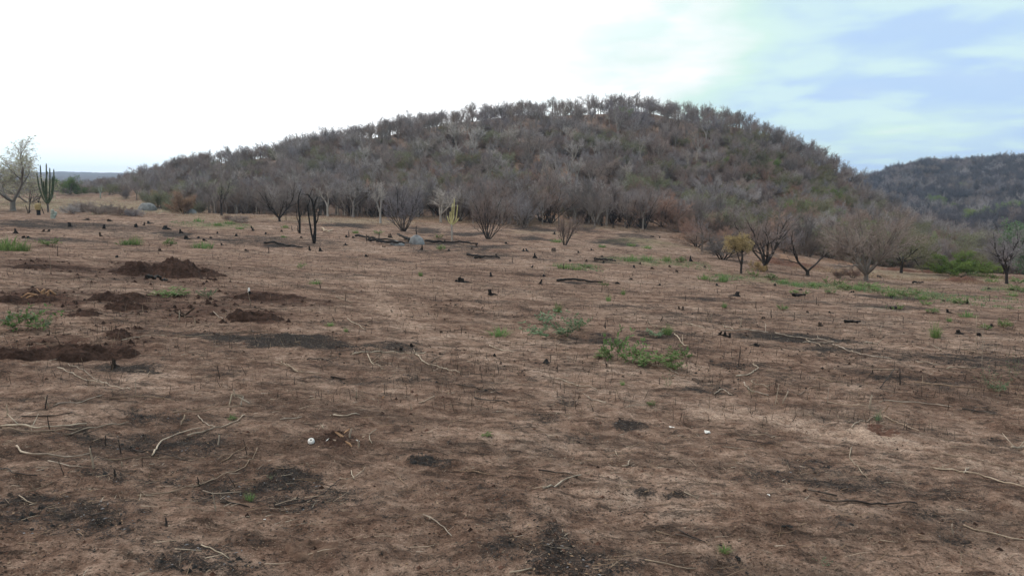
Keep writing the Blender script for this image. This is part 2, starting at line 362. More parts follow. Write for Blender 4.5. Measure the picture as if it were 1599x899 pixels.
def build_sheet():
    cs = np.concatenate([np.linspace(-2.2, -.74, 50, endpoint=False), np.linspace(-.74, .74, 520, endpoint=False), np.linspace(.74, 2.2, 51)])
    ys = np.concatenate([np.exp(np.linspace(math.log(1.3), math.log(330), 640, endpoint=False)), np.exp(np.linspace(math.log(330), math.log(4400), 130))])
    C_, Y_ = np.meshgrid(cs, ys, indexing='ij'); X = (C_ * Y_).ravel(); Y = Y_.ravel(); Z = height(X, Y)
    nc, ny = len(cs), len(ys)
    i, j = np.meshgrid(np.arange(nc - 1), np.arange(ny - 1), indexing='ij'); i = i.ravel(); j = j.ravel()
    q = np.stack([i * ny + j, (i + 1) * ny + j, (i + 1) * ny + j + 1, i * ny + j + 1], 1)
    cc = cs[i]; yy = ys[j]
    fl = foot_line(cc)
    reg = np.where(yy > np.maximum(fl + 25, 285), 2, np.where(yy > fl, 1, 0))
    atts = {'char': field(X, Y, T_CHAR_SHADE, 3), 'dug': field(X, Y, T_RED, 13), 'dry': field(X, Y, T_DRY, 23), 'rust': field(X, Y, T_RUST, 33), 'weed': field(X, Y, T_GREEN, 43), 'path': path_field(X, Y)}  # char holds burnt stains plus shadow painted around the mid-field trees
    V = np.stack([X, Y, Z], 1)
    for name, r in (('ground', 0), ('hill', 1), ('far_hills', 2)):
        f = q[reg == r]; used = np.unique(f); mp = np.full(len(V), -1); mp[used] = np.arange(len(used))
        v = V[used]; f = mp[f]
        at = {k: a[used] for k, a in atts.items()}
        if r == 0:   # the rest of the field behind and beside the camera
            gx, gy = np.meshgrid(np.linspace(-70, 70, 71), np.linspace(-45, 25, 36), indexing='ij'); g = len(v)
            gz = plane(np.clip(gx, -60, 60), gy) - .12 - .25 * sstep(2, 25, gy)
            v = np.concatenate([v, np.stack([gx.ravel(), gy.ravel(), gz.ravel()], 1)])
            a, b = np.meshgrid(np.arange(70), np.arange(35), indexing='ij'); a = a.ravel(); b = b.ravel()
            f = np.concatenate([f, g + np.stack([a * 36 + b, (a + 1) * 36 + b, (a + 1) * 36 + b + 1, a * 36 + b + 1], 1)])
            at = {k: np.concatenate([w, np.zeros(gx.size)]) for k, w in at.items()}
        me = bpy.data.meshes.new(name)
        me.vertices.add(len(v)); me.vertices.foreach_set('co', v.ravel())
        me.loops.add(f.size); me.loops.foreach_set('vertex_index', f.ravel().astype(np.int32))
        me.polygons.add(len(f)); me.polygons.foreach_set('loop_start', np.arange(0, f.size, 4, dtype=np.int32)); me.polygons.foreach_set('loop_total', np.full(len(f), 4, np.int32))
        me.polygons.foreach_set('use_smooth', np.ones(len(f), bool)); me.update(calc_edges=True); me.validate()
        for k, w in at.items():
            A = me.attributes.new(k, 'FLOAT', 'POINT'); A.data.foreach_set('value', w.astype(np.float32))
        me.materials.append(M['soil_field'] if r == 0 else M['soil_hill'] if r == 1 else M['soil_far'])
        kind(link(name, me), 'structure')

def field_material():
    m, nt, b = new_mat('soil_field'); n = N(nt); v = n.coord()
    nbig = n.noise(v, .16, 4, .6); nmid = n.noise(v, 1.1, 8, .68); nfin = n.noise(v, 7.0, 8, .7); ngr = n.noise(v, 70, 6, .75); ncl = n.noise(v, 26, 5, .7)
    t = n.m('ADD', n.m('MULTIPLY', nbig, .28), n.m('ADD', n.m('MULTIPLY', nmid, .36), n.m('MULTIPLY', nfin, .36)))
    col = n.ramp(t, [(.39, (.058, .036, .027)), (.455, (.168, .104, .076)), (.52, (.297, .200, .150)), (.60, (.455, .332, .258))])
    col = n.mix(n.m('MULTIPLY', n.attr('dry'), n.rng(nmid, .3, .6)), col, n.ramp(nfin, [(.35, (.20, .155, .105)), (.65, (.36, .30, .205))]))
    col = n.mix(n.m('MULTIPLY', n.attr('rust'), n.rng(nmid, .25, .55)), col, n.ramp(nfin, [(.35, (.21, .115, .07)), (.65, (.36, .22, .145))]))
    col = n.mix(n.m('MULTIPLY', n.attr('dug'), n.rng(nmid, .32, .5), clamp=True), col, n.ramp(nfin, [(.35, (.040, .021, .016)), (.5, (.080, .043, .032)), (.66, (.130, .074, .056))]))
    col = n.mix(n.m('MULTIPLY', n.attr('path'), n.rng(nfin, .36, .56, .2, .85)), col, n.ramp(nfin, [(.35, (.34, .235, .175)), (.65, (.52, .385, .30))]))
    row = n.noise(n.scale(v, (.30, 1.5, 1)), 1.6, 8, .68, .2)
    col = n.mix(n.m('MULTIPLY', n.rng(row, .49, .60), n.m('SUBTRACT', .75, n.m('MULTIPLY', n.attr('path'), .6))), col, n.mix(.62, col, (.050, .034, .027)))
    row2 = n.noise(n.scale(v, (.45, 1.3, 1)), 6.5, 8, .74, .3)
    col = n.mix(n.m('MULTIPLY', n.rng(n.m('ADD', row2, n.m('MULTIPLY', n.m('SUBTRACT', nbig, .5), .3)), .53, .60), n.m('SUBTRACT', .85, n.m('MULTIPLY', n.attr('path'), .6))), col, n.mix(.75, col, (.026, .020, .017)))
    # scattered char left by the fire: ragged spots, thicker where a pile burned and where tree shadow is painted in
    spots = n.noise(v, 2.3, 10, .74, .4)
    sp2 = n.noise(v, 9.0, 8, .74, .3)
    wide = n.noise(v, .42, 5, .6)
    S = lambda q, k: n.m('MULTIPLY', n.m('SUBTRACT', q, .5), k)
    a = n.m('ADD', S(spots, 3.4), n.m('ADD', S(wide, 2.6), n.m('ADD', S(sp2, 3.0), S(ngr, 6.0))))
    a = n.m('ADD', a, n.m('MULTIPLY', n.attr('char'), 1.4))  # char: burnt stains plus painted tree shadow
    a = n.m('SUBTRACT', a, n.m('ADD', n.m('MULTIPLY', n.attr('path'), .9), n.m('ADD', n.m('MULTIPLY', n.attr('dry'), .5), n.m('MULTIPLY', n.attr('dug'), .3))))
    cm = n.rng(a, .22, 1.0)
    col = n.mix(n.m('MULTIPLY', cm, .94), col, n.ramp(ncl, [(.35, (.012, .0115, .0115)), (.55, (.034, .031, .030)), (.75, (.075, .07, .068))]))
    col = n.mix(n.m('MULTIPLY', n.attr('weed'), n.rng(nfin, .47, .58)), col, n.ramp(ncl, [(.35, (.06, .095, .03)), (.65, (.15, .20, .075))]))
    # grains: dark charcoal crumbs, pale chaff
    dk = n.rng(n.noise(v, 40, 5, .7), .56, .62); col = n.mix(n.m('MULTIPLY', dk, .75), col, (.025, .02, .018))
    lt = n.rng(n.noise(n.scale(v, (1, 1, 1)), 105, 2, .5), .66, .70); col = n.mix(n.m('MULTIPLY', lt, .6), col, (.42, .34, .255))
    col = n.mix(.6, col, n.ramp(ngr, [(.38, (.30, .29, .28)), (.5, (.95, .95, .95)), (.62, (1.6, 1.6, 1.6))]), 'MULTIPLY')
    col = n.mix(.35, col, n.ramp(n.noise(v, 22, 8, .75), [(.38, (.45, .44, .43)), (.5, (1, 1, 1)), (.62, (1.4, 1.4, 1.4))]), 'MULTIPLY')
    n.L(col, b.inputs['Base Color']); b.inputs['Roughness'].default_value = 1.0; b.inputs['Specular IOR Level'].default_value = .03
    h = n.m('ADD', n.m('MULTIPLY', nfin, 2.2), n.m('ADD', n.m('MULTIPLY', ncl, 1.1), n.m('MULTIPLY', ngr, .6)))
    n.L(n.bump(h, .8, .04), b.inputs['Normal'])
    return m
def slope_material(name, dark):
    m, nt, b = new_mat(name); n = N(nt); v = n.coord()
    n1 = n.noise(v, .05, 5, .6); n2 = n.noise(v, .6, 8, .7); n3 = n.noise(v, 4, 6, .7)
    t = n.m('ADD', n.m('MULTIPLY', n1, .4), n.m('ADD', n.m('MULTIPLY', n2, .4), n.m('MULTIPLY', n3, .2)))
    k = dark
    col = n.ramp(t, [(.36, (.07 * k, .050 * k, .040 * k)), (.5, (.135 * k, .092 * k, .070 * k)), (.64, (.225 * k, .155 * k, .115 * k))])
    col = n.mix(n.m('MULTIPLY', n.attr('rust'), n.rng(n2, .35, .55)), col, n.ramp(n3, [(.35, (.22, .12, .075)), (.65, (.38, .24, .16))]))
    col = n.mix(n.m('MULTIPLY', n.attr('dry'), .7), col, n.ramp(n3, [(.35, (.22, .16, .11)), (.65, (.36, .28, .20))]))
    col = n.mix(n.m('MULTIPLY', n.attr('char'), n.rng(n2, .35, .5)), col, (.035, .032, .032))  # burnt stains and painted tree shadow share this dark tone
    n.L(col, b.inputs['Base Color']); b.inputs['Roughness'].default_value = 1
    n.L(n.bump(n2, .6, .4), b.inputs['Normal'])
    return m
def dug_material(name, dk, md, lt):
    m, nt, b = new_mat(name); n = N(nt); v = n.coord()
    n1 = n.noise(v, 2.5, 8, .7); n2 = n.noise(v, 16, 6, .7); vo = n.voro(v, 13)
    col = n.ramp(n.m('ADD', n.m('MULTIPLY', n1, .55), n.m('MULTIPLY', n2, .45)), [(.36, dk), (.5, md), (.66, lt)])
    n.L(col, b.inputs['Base Color']); b.inputs['Roughness'].default_value = 1; b.inputs['Specular IOR Level'].default_value = .05
    n.L(n.bump(n.m('SUBTRACT', n.m('ADD', n1, n2), n.m('MULTIPLY', vo, .6)), .9, .06), b.inputs['Normal'])
    return m
M['soil_field'] = field_material(); M['soil_hill'] = slope_material('soil_hill', 1.0); M['soil_far'] = slope_material('soil_far', .38)
M['soil_dug'] = dug_material('soil_dug', (.018, .011, .009), (.045, .027, .021), (.095, .056, .043))
M['soil_red'] = dug_material('soil_red', (.070, .036, .026), (.125, .068, .050), (.19, .110, .080))
M['soil_sand'] = dug_material('soil_sand', (.085, .050, .036), (.14, .088, .064), (.22, .145, .105))
build_sheet()

# ------------------------------------------------------------------ daylight: bright broken cloud with the sun behind it
SUN_EL, SUN_AZ = R(52), R(-22)                   # the sun stands ahead of the camera, a little to its left
sv = Vector((math.sin(SUN_AZ) * math.cos(SUN_EL), math.cos(SUN_AZ) * math.cos(SUN_EL), math.sin(SUN_EL)))
sl = bpy.data.lights.new('sun', 'SUN'); sl.energy = 1.65; sl.angle = R(10); sl.color = (1, .955, .89)
so = bpy.data.objects.new('sun', sl); COL.objects.link(so); so.rotation_euler = sv.to_track_quat('Z', 'Y').to_euler(); so.location = (0, 0, 60)
W = bpy.data.worlds.new("World"); SC.world = W; W.use_nodes = True
nt = W.node_tree; n = N(nt); bg = nt.nodes['Background']
sky = nt.nodes.new('ShaderNodeTexSky'); sky.sky_type = 'NISHITA'; sky.sun_disc = False; sky.sun_elevation = SUN_EL; sky.sun_rotation = SUN_AZ
d = n.coord('Generated')
sep = nt.nodes.new('ShaderNodeSeparateXYZ'); nt.links.new(d, sep.inputs[0])
zz = n.m('MAXIMUM', sep.outputs[2], 0.0); den = n.m('ADD', zz, .16)
cmb = nt.nodes.new('ShaderNodeCombineXYZ'); n.L(n.m('DIVIDE', sep.outputs[0], den), cmb.inputs[0]); n.L(n.m('DIVIDE', sep.outputs[1], den), cmb.inputs[1])
cl = cmb.outputs[0]
nA = n.noise(n.scale(cl, (1.0, .8, 1)), 1.1, 5, .5, .2); nB = n.noise(n.scale(cl, (1.0, .9, 1)), 2.2, 4, .45, .2)
side = n.m('ADD', n.m('MULTIPLY', sep.outputs[0], 2.3), n.m('MULTIPLY', n.m('SUBTRACT', sep.outputs[2], .2), -.45))  # thicker grey cloud away from the sun, towards the east
g = n.m('ADD', side, n.m('MULTIPLY', n.m('SUBTRACT', nA, .5), n.rng(sep.outputs[0], -.12, .34, .25, 2.2)))
cloud = n.ramp(n.m('ADD', n.m('MULTIPLY', g, .55), .25), [(.28, (1.55, 1.55, 1.55)), (.45, (1.12, 1.16, 1.15)), (.60, (.78, 1.03, .94)), (.74, (.65, .87, 1.02)), (.90, (.56, .77, 1.06)), (1, (.58, .78, 1.06))])
cloud = n.mix(n.m('MULTIPLY', n.rng(nB, .44, .62), n.rng(sep.outputs[0], -.05, .2)), cloud, n.mix(.7, cloud, (.82, 1.06, 1.0)))
lp = n.mix(n.rng(n.m('MULTIPLY', sep.outputs[0], -1.0), .2, .6), cloud, n.mix(n.rng(sep.outputs[2], 0, .16), (1.28, 1.46, 1.46), cloud))
sc = n.mix(1.0, lp, (10, 10, 10), 'MULTIPLY')
fin = n.mix(.94, sky.outputs[0], sc)
n.L(fin, bg.inputs[0]); bg.inputs[1].default_value = 0.094
SC.view_settings.view_transform = 'Standard'; SC.view_settings.look = 'None'; SC.view_settings.exposure = 0.0; SC.view_settings.gamma = 1
try: SC.view_settings.use_curve_mapping = False
except Exception: pass
SC.cycles.use_denoising = True; SC.cycles.max_bounces = 5; SC.cycles.diffuse_bounces = 3; SC.cycles.transparent_max_bounces = 4; SC.cycles.volume_bounces = 1
SC.cycles.use_adaptive_sampling = True

# ------------------------------------------------------------------ the hazy air over the valley
def build_haze(dens):
    b = MB(); x, y0, y1, z0, z1 = 4200, -60, 4500, -120, 90
    P = [Vector(p) for p in ((-x, y0, z0), (x, y0, z0), (x, y1, z0), (-x, y1, z0), (-x, y0, z1), (x, y0, z1), (x, y1, z1), (-x, y1, z1))]
    b.add(P, [(0, 3, 2, 1), (4, 5, 6, 7), (0, 1, 5, 4), (1, 2, 6, 5), (2, 3, 7, 6), (3, 0, 4, 7)])
    m = bpy.data.materials.new('hazy_air'); m.use_nodes = True; nt = m.node_tree
    for q in list(nt.nodes): nt.nodes.remove(q)
    out = nt.nodes.new('ShaderNodeOutputMaterial'); p = nt.nodes.new('ShaderNodeVolumePrincipled')
    p.inputs['Color'].default_value = (.58, .76, 1.0, 1); p.inputs['Density'].default_value = dens; p.inputs['Anisotropy'].default_value = .2
    nt.links.new(p.outputs[0], out.inputs['Volume'])
    kind(link('haze', b.mesh('haze', m)), 'stuff')
# ------------------------------------------------------------------ trees
def grow(P, rnd, H):
    """a tree of given form: returns (trunk and limbs, twigs and leaves) as mesh builders, scaled to height H, foot at the origin"""
    tw, cr = MB(), MB()
    last = P['levels'] - 1
    tips = []
    up = Vector((0, 0, 1))
    def branch(p, d, L, r, lev):
        seg = P['seg'][lev]; gn = P['gnarl'][lev]; tr = P['trop'][lev]
        pts = [p.copy()]; c = p.copy(); dd = d.copy()
        for i in range(seg):
            dd = (dd + rv(rnd) * gn + up * tr).normalized(); c = c + dd * (L / seg); pts.append(c.copy())
        wood = lev < P['wood']
        end = .3 if lev >= P['wood'] - 1 else .5
        if wood:
            rad = [r * (1 - (1 - end) * i / seg) for i in range(seg + 1)]
            if lev == 0 and P.get('flare', 0): rad[0] *= 1 + P['flare']
            tw.tube(pts, rad, (7, 5, 4, 3)[min(lev, 3)], cap=False)
        else:
            cr.spike(pts[0], pts[-1], r, mid=pts[len(pts) // 2] if lev < last or seg > 1 else None)
        if lev == last: tips.append((pts[-1], dd)); return
        nchild = P['n'][lev]; nchild = max(1, int(nchild * rnd.uniform(.75, 1.3) + .5)); t0 = P['t0'][lev]
        az = rnd.uniform(0, 6.28)
        for k in range(nchild):
            t = t0 + (1 - t0) * (k + rnd.uniform(.2, 1)) / nchild; t = min(t, .999)
            q = t * seg; i = int(q); f = q - i
            b = pts[i] * (1 - f) + pts[i + 1] * f; ax = (pts[i + 1] - pts[i]).normalized()
            az += 2.4 + rnd.uniform(-.5, .5)
            nd = tilt(ax, R(P['ang'][lev]) * rnd.uniform(.6, 1.35), rnd, az)
            branch(b, nd, L * P['ratio'][lev] * rnd.uniform(.65, 1.2) * (1.12 - .35 * t), max(r * (1 - (1 - end) * t) * P['rr'][lev], P['rmin'] * (1.0 if lev + 1 == last else 1.3)), lev + 1)
        if wood and P.get('cont', True): branch(pts[-1], dd, L * P['ratio'][lev] * .9, max(r * end, P['rmin']), lev + 1)
    ns = P.get('stems', 1); az = rnd.uniform(0, 6.28)
    base = Vector((0, 0, -.02 * H))
    if P.get('bole', 0):
        top = Vector((rnd.uniform(-.02, .02) * H, rnd.uniform(-.02, .02) * H, P['bole'] * H))
        tw.tube([base, top * .4, top], [P['r0'] * H * 1.75, P['r0'] * H * 1.3, P['r0'] * H * 1.25], 8, cap=False); base = top * .96
    for k in range(ns):
        az += 2 * PI / ns * rnd.uniform(.7, 1.3)
        a = R(rnd.uniform(*P['stem_ang'])); d = Vector((math.cos(az) * math.sin(a), math.sin(az) * math.sin(a), math.cos(a)))
        branch(base + Vector((math.cos(az), math.sin(az), 0)) * P.get('base_r', .01) * H, d, P['len0'] * H * rnd.uniform(.75, 1.15), P['r0'] * H * rnd.uniform(.7, 1.1), 0)
    if P.get('leaves', 0):
        for p, d in tips:
            for _ in range(P['leaves'] if P['leaves'] >= 1 else (1 if rnd.random() < P['leaves'] else 0)):
                cr.leaf(p + rv(rnd) * P['leaf_l'] * H * 1.2, rv(rnd), rv(rnd), P['leaf_l'] * H * rnd.uniform(.6, 1.3), P['leaf_w'] * H * rnd.uniform(.7, 1.2), 1)
    zs = sorted(v.z for v in cr.v) if cr.v else sorted(v.z for v in tw.v)
    k = H / max(zs[int(len(zs) * .995)], .1)
    for b in (tw, cr): b.v = [v * k for v in b.v]
    return tw, cr
FORMS = {
 # spreading many-limbed dry tree
 'spread': dict(levels=5, wood=3, stems=7, stem_ang=(18, 62), len0=.52, r0=.021, bole=.10, seg=(6, 5, 4, 3, 1), gnarl=(.13, .2, .25, .25, 0), trop=(.02, .03, .04, .02, 0), n=(5, 5, 7, 4), t0=(.3, .25, .15, .1), ang=(34, 36, 40, 42), ratio=(.6, .58, .5, .6), rr=(.6, .6, .5, .7), rmin=.0017),
 # vase of thin upright stems
 'vase': dict(levels=5, wood=3, stems=10, stem_ang=(6, 46), len0=.62, r0=.012, base_r=.02, seg=(6, 4, 3, 2, 1), gnarl=(.11, .18, .22, .2, 0), trop=(.035, .05, .05, .03, 0), n=(5, 5, 5, 3), t0=(.3, .2, .15, .1), ang=(28, 34, 38, 40), ratio=(.45, .55, .5, .6), rr=(.6, .6, .55, .7), rmin=.0017),
 # one bole, crown held high
 'tall': dict(levels=5, wood=3, stems=3, stem_ang=(6, 34), len0=.50, r0=.019, bole=.28, seg=(6, 4, 3, 2, 1), gnarl=(.16, .25, .28, .25, 0), trop=(.05, .05, .04, .02, 0), n=(6, 5, 6, 4), t0=(.25, .25, .15, .1), ang=(40, 42, 44, 45), ratio=(.55, .55, .5, .6), rr=(.6, .6, .5, .7), rmin=.0018),
 # dense low scrub that reads as a haze of twigs
 'scrub': dict(levels=5, wood=2, stems=9, stem_ang=(8, 58), len0=.50, r0=.013, base_r=.03, seg=(5, 4, 3, 2, 1), gnarl=(.16, .22, .26, .25, 0), trop=(.03, .03, .03, .02, 0), n=(6, 6, 6, 4), t0=(.2, .15, .12, .1), ang=(36, 40, 44, 46), ratio=(.52, .56, .55, .65), rr=(.55, .6, .6, .75), rmin=.0018),
 # pale thick limbs with few twigs
 'ghost': dict(levels=4, wood=3, stems=3, stem_ang=(8, 40), len0=.52, r0=.024, bole=.26, seg=(6, 5, 4, 2), gnarl=(.2, .26, .3, .2), trop=(.05, .05, .05, .02), n=(5, 5, 6), t0=(.3, .25, .2), ang=(38, 42, 42), ratio=(.6, .6, .6), rr=(.62, .6, .5), rmin=.0032),
 # burnt upright with stubs only
 'leafy': dict(levels=4, wood=3, stems=6, stem_ang=(10, 60), len0=.50, r0=.015, base_r=.02, seg=(5, 4, 3, 1), gnarl=(.16, .22, .26, 0), trop=(.03, .03, .03, 0), n=(5, 6, 8), t0=(.2, .2, .1), ang=(38, 42, 46), ratio=(.55, .55, .5), rr=(.55, .6, .6), rmin=.0022, leaves=4, leaf_l=.032, leaf_w=.018),
}
def variant(form, seed, over=None, H=1.0, name='tree', mats=('bark', 'twig_grey', 'leaf_green')):
    P = dict(FORMS[form]); P.update(over or {})
    tw, cr = grow(P, random.Random(seed), H)
    b, t, l = mats
    return (tw.mesh('trunk', M[b], True), cr.mesh('crown', [M[t], M[l]]))
def plant_tree(name, label, cat, meshes, loc, H, rz, group=None, wide=1.0, lean=None):
    o = thing(name, label, cat, loc, rz, (H * wide, H * wide, H), group)
    if lean: o.rotation_euler = (lean[0], lean[1], rz)
    link('trunk', meshes[0], o); link('crown', meshes[1], o)
    return o

# --- the wooded hillside: unit-height variants
VAR = {}
VSPEC = [('tall', 1, None, ('bark_mid', 'twig_grey', 'leaf_olive')), ('tall', 2, None, ('bark_dark', 'twig_grey', 'leaf_olive')), ('spread', 3, None, ('bark', 'twig_grey', 'leaf_olive')),
         ('vase', 4, None, ('bark_mid', 'twig_grey', 'leaf_olive')), ('vase', 5, None, ('bark_dark', 'twig_brown', 'leaf_olive')), ('scrub', 6, None, ('bark', 'twig_grey', 'leaf_olive')),
         ('scrub', 7, None, ('bark', 'twig_brown', 'leaf_olive')), ('scrub', 8, None, ('bark', 'twig_red', 'leaf_olive')), ('ghost', 9, None, ('bark_pale', 'twig_pale', 'leaf_olive')),
         ('ghost', 10, dict(stems=4), ('bark_pale', 'twig_grey', 'leaf_olive')), ('scrub', 12, dict(leaves=.5, leaf_l=.03, leaf_w=.016), ('bark', 'twig_olive', 'leaf_olive')),
         ('leafy', 13, dict(leaves=3), ('bark', 'twig_brown', 'leaf_lime')), ('leafy', 14, dict(leaves=2), ('bark', 'twig_brown', 'leaf_olive')), ('tall', 15, dict(stems=2, bole=.34), ('bark_mid', 'twig_brown', 'leaf_olive')),
         ('vase', 16, dict(stems=6, bole=.12), ('bark_mid', 'twig_grey', 'leaf_olive')), ('leafy', 17, dict(leaves=3), ('bark', 'twig_brown', 'leaf_yellow')),
         ('tall', 18, None, ('bark_dark', 'twig_dark', 'leaf_olive')), ('scrub', 19, None, ('bark_dark', 'twig_dark', 'leaf_olive')),
         ('ghost', 20, dict(stems=2, bole=.4, stem_ang=(4, 28)), ('bark_pale', 'twig_grey', 'leaf_olive')), ('tall', 21, dict(bole=.42, stems=3), ('bark_mid', 'twig_grey', 'leaf_olive'))]
for k, (f, s, ov, mt) in enumerate(VSPEC): VAR[k] = variant(f, s, ov, 1.0, mats=mt)
VLAB = {0: ('leafless grey tree with a bare bole in the dry hillside wood', 'bare_tree'), 1: ('leafless dark-trunked tree with a grey crown in the dry hillside wood', 'bare_tree'), 2: ('leafless spreading grey tree in the dry hillside wood', 'bare_tree'),
        3: ('leafless grey tree of many upright stems in the dry hillside wood', 'bare_tree'), 4: ('leafless brown tree of many dark stems in the dry hillside wood', 'bare_tree'), 5: ('dense grey twiggy scrub tree in the dry hillside wood', 'scrub_tree'),
        6: ('dense brown twiggy scrub tree in the dry hillside wood', 'scrub_tree'), 7: ('reddish-brown twiggy scrub tree in the dry hillside wood', 'scrub_tree'), 8: ('whitish bare tree with thick pale limbs in the dry hillside wood', 'pale_tree'),
        9: ('pale-barked bare tree with several limbs in the dry hillside wood', 'pale_tree'), 10: ('olive-tinged twiggy scrub tree in the dry hillside wood', 'scrub_tree'), 11: ('bright green leafy tree among the bare trees of the hillside', 'green_tree'),
        12: ('dull olive leafy tree among the bare trees of the hillside', 'green_tree'), 13: ('leafless tall brown tree on a thin bole in the dry hillside wood', 'bare_tree'), 14: ('leafless grey tree forking low in the dry hillside wood', 'bare_tree'), 15: ('yellowish leafy tree among the bare trees of the hillside', 'green_tree'), 16: ('dark leafless tree on the valley slope below the far hill', 'bare_tree'), 17: ('dark twiggy scrub tree on the valley slope below the far hill', 'scrub_tree'),
        18: ('slim pale-barked tree with a high forked crown in the dry hillside wood', 'pale_tree'), 19: ('leafless grey tree with a tall bare bole in the dry hillside wood', 'bare_tree')}
rnd = random.Random(5)
cand = []
def ridge_cut(u):   # depth just beyond the skyline of the main hill
    return np.interp(u, [150, 250, 350, 500, 650, 800, 1000, 1150, 1250, 1320, 1360], [330, 262, 250, 250, 246, 250, 250, 240, 228, 222, 214])
y = 88.0
while y < 330:
    step = 3.3 + (y - 90) * .004; x = -.80 * y
    while x < .80 * y:
        px, py = x + rnd.uniform(-.48, .48) * step, y + rnd.uniform(-.5, .5) * step; x += step
        u = px / py * F + 800
        if u < -60 or u > 1680: continue
        if u < 1360:
            f0 = float(np.interp(u, [-100, 120, 200, 260, 320, 420, 560, 700, 800, 900, 1000, 1060, 1120, 1200, 1280, 1360], [225, 215, 168, 138, 106, 100, 99, 100, 98, 101, 99, 96, 84, 76, 72, 70]))
            if py < f0 + rnd.uniform(-2, 4) or py > ridge_cut(u): continue
        else:
            if py < 72 + rnd.uniform(0, 10) or py > 300: continue
        gap = float(fbm(np.array([px * .07]), np.array([py * .07]), 3, 88)[0])
        if 330 < u < 1330 and py > 112 and gap < .36 and rnd.random() < .4: continue
        if u < 1100 and rnd.random() > .90 - .25 * (1 if 820 < u < 900 and py < 125 else 0): continue
        cand.append((px, py, u))
    y += step * .92
HT = []
for x, y, u in cand:
    s = (y - 97) / 130.0; r = rnd.random(); big = fbm(np.array([x * .035]), np.array([y * .035]), 3, 61)[0]
    if u > 1120 and y < 190: k = rnd.choice([2, 3, 5, 6, 10, 6, 10, 12, 14, 5, 6]) if r > .045 else 11
    elif s < .22: k = rnd.choice([3, 4, 5, 6, 19, 14, 2, 13, 0]) if r > .10 else (7 if u > 600 else 5)
    elif s < .75: k = rnd.choice([0, 3, 5, 6, 5, 6, 19, 14, 2, 13, 5, 4, 10, 18, 0]) if r > .15 else rnd.choice([8, 9, 8, 18, 10, 12, 7, 9])
    else: k = rnd.choice([0, 19, 1, 13, 19, 0, 14, 13, 18])
    if r < .006 and s > .1: k = rnd.choice([11, 12, 15])
    if u > 560 and s < .5 and big > .565 and k in (5, 6, 3, 4, 14) and rnd.random() < .7: k = 7
    if big < .40 and s < .9 and rnd.random() < .3: k = rnd.choice([10, 6, 12, 6])
    h = {5: 3.4, 6: 3.3, 7: 3.0, 10: 3.3, 11: 3.0, 12: 3.2, 15: 2.8, 8: 5.6, 9: 5.0, 0: 5.0, 1: 5.0, 13: 4.9, 2: 4.0, 3: 3.9, 4: 3.7, 14: 4.1, 18: 5.2, 19: 5.2}[k] * rnd.choice([.72, .85, .95, 1.05, 1.2]) * rnd.uniform(.9, 1.1)
    if u < 330 and y > 180: h *= .74 if u < 190 else .85
    elif u < 440: h *= .80
    elif s > .62: h *= .98
    HT.append((x, y, k, h))
for q in range(900):   # low scrub under and between the taller trees
    y = rnd.uniform(108, 250); u = rnd.uniform(250, 1330)
    if y > ridge_cut(u) - 34: continue
    HT.append(((u - 800) / F * y, y, rnd.choice([5, 6, 5, 6, 3, 10, 7 if u > 600 and y < 170 else 6]), rnd.uniform(1.5, 2.7)))
for q in range(150):   # the band of upright trees along the foot of the wood
    u = rnd.uniform(300, 1010); y = float(np.interp(u, [300, 420, 560, 700, 800, 900, 1010], [112, 101, 99, 99, 97, 100, 100])) + rnd.uniform(-2.5, 7)
    HT.append(((u - 800) / F * y, y, rnd.choice([0, 19, 14, 3, 13, 4, 18, 19]), rnd.uniform(3.0, 4.9)))
# hand-placed trees of the hillside that stand out in the photograph: (picture x, row of foot, kind, height in px)
for px, py, k, hp in [(742,243,8,50),(797,240,8,42),(823,238,9,38),(712,262,8,34),(572,262,8,36),(490,262,12,28),(887,290,9,42),(783,272,11,16),(975,192,11,22),(1092,285,9,30),(640,275,9,26),(880,195,8,28),(930,250,8,26),
    (1010,240,9,30),(1170,262,12,30),(1140,300,15,20),(1295,350,11,26),(1238,340,11,26),(1222,300,10,26),(1295,285,15,20),(920,325,7,34),(1040,335,7,34),(770,322,7,36),(700,320,7,30),(980,330,2,38),(1000,348,3,38),(1110,345,10,40)]:
    p = ground_at(px, py, 60); HT.append((p.x, p.y, k, hp * m_per_px(p) * 1.04))
HT = [(x, y, (16 if rnd.random() < .5 else 17) if (y > 225 and x / y * F > 560) else k, h) for x, y, k, h in HT]
HT.sort(key=lambda t: -t[3] / t[1])
_far = [t for t in HT if t[2] in (16, 17)][:6]; _x = [t for t in HT if t[2] not in (16, 17)]; HT = _x[:262] + _far + _x[262:]
NIND = 270
zs = height(np.array([t[0] for t in HT]), np.array([t[1] for t in HT]))
for (x, y, k, h), z in list(zip(HT, zs))[:NIND]:
    lab, nm = VLAB[k]
    plant_tree(nm, lab, 'tree', VAR[k], (x, y, float(z) - .05), h, rnd.uniform(0, 6.28), 'trees of the wooded hillside', rnd.uniform(.95, 1.3))

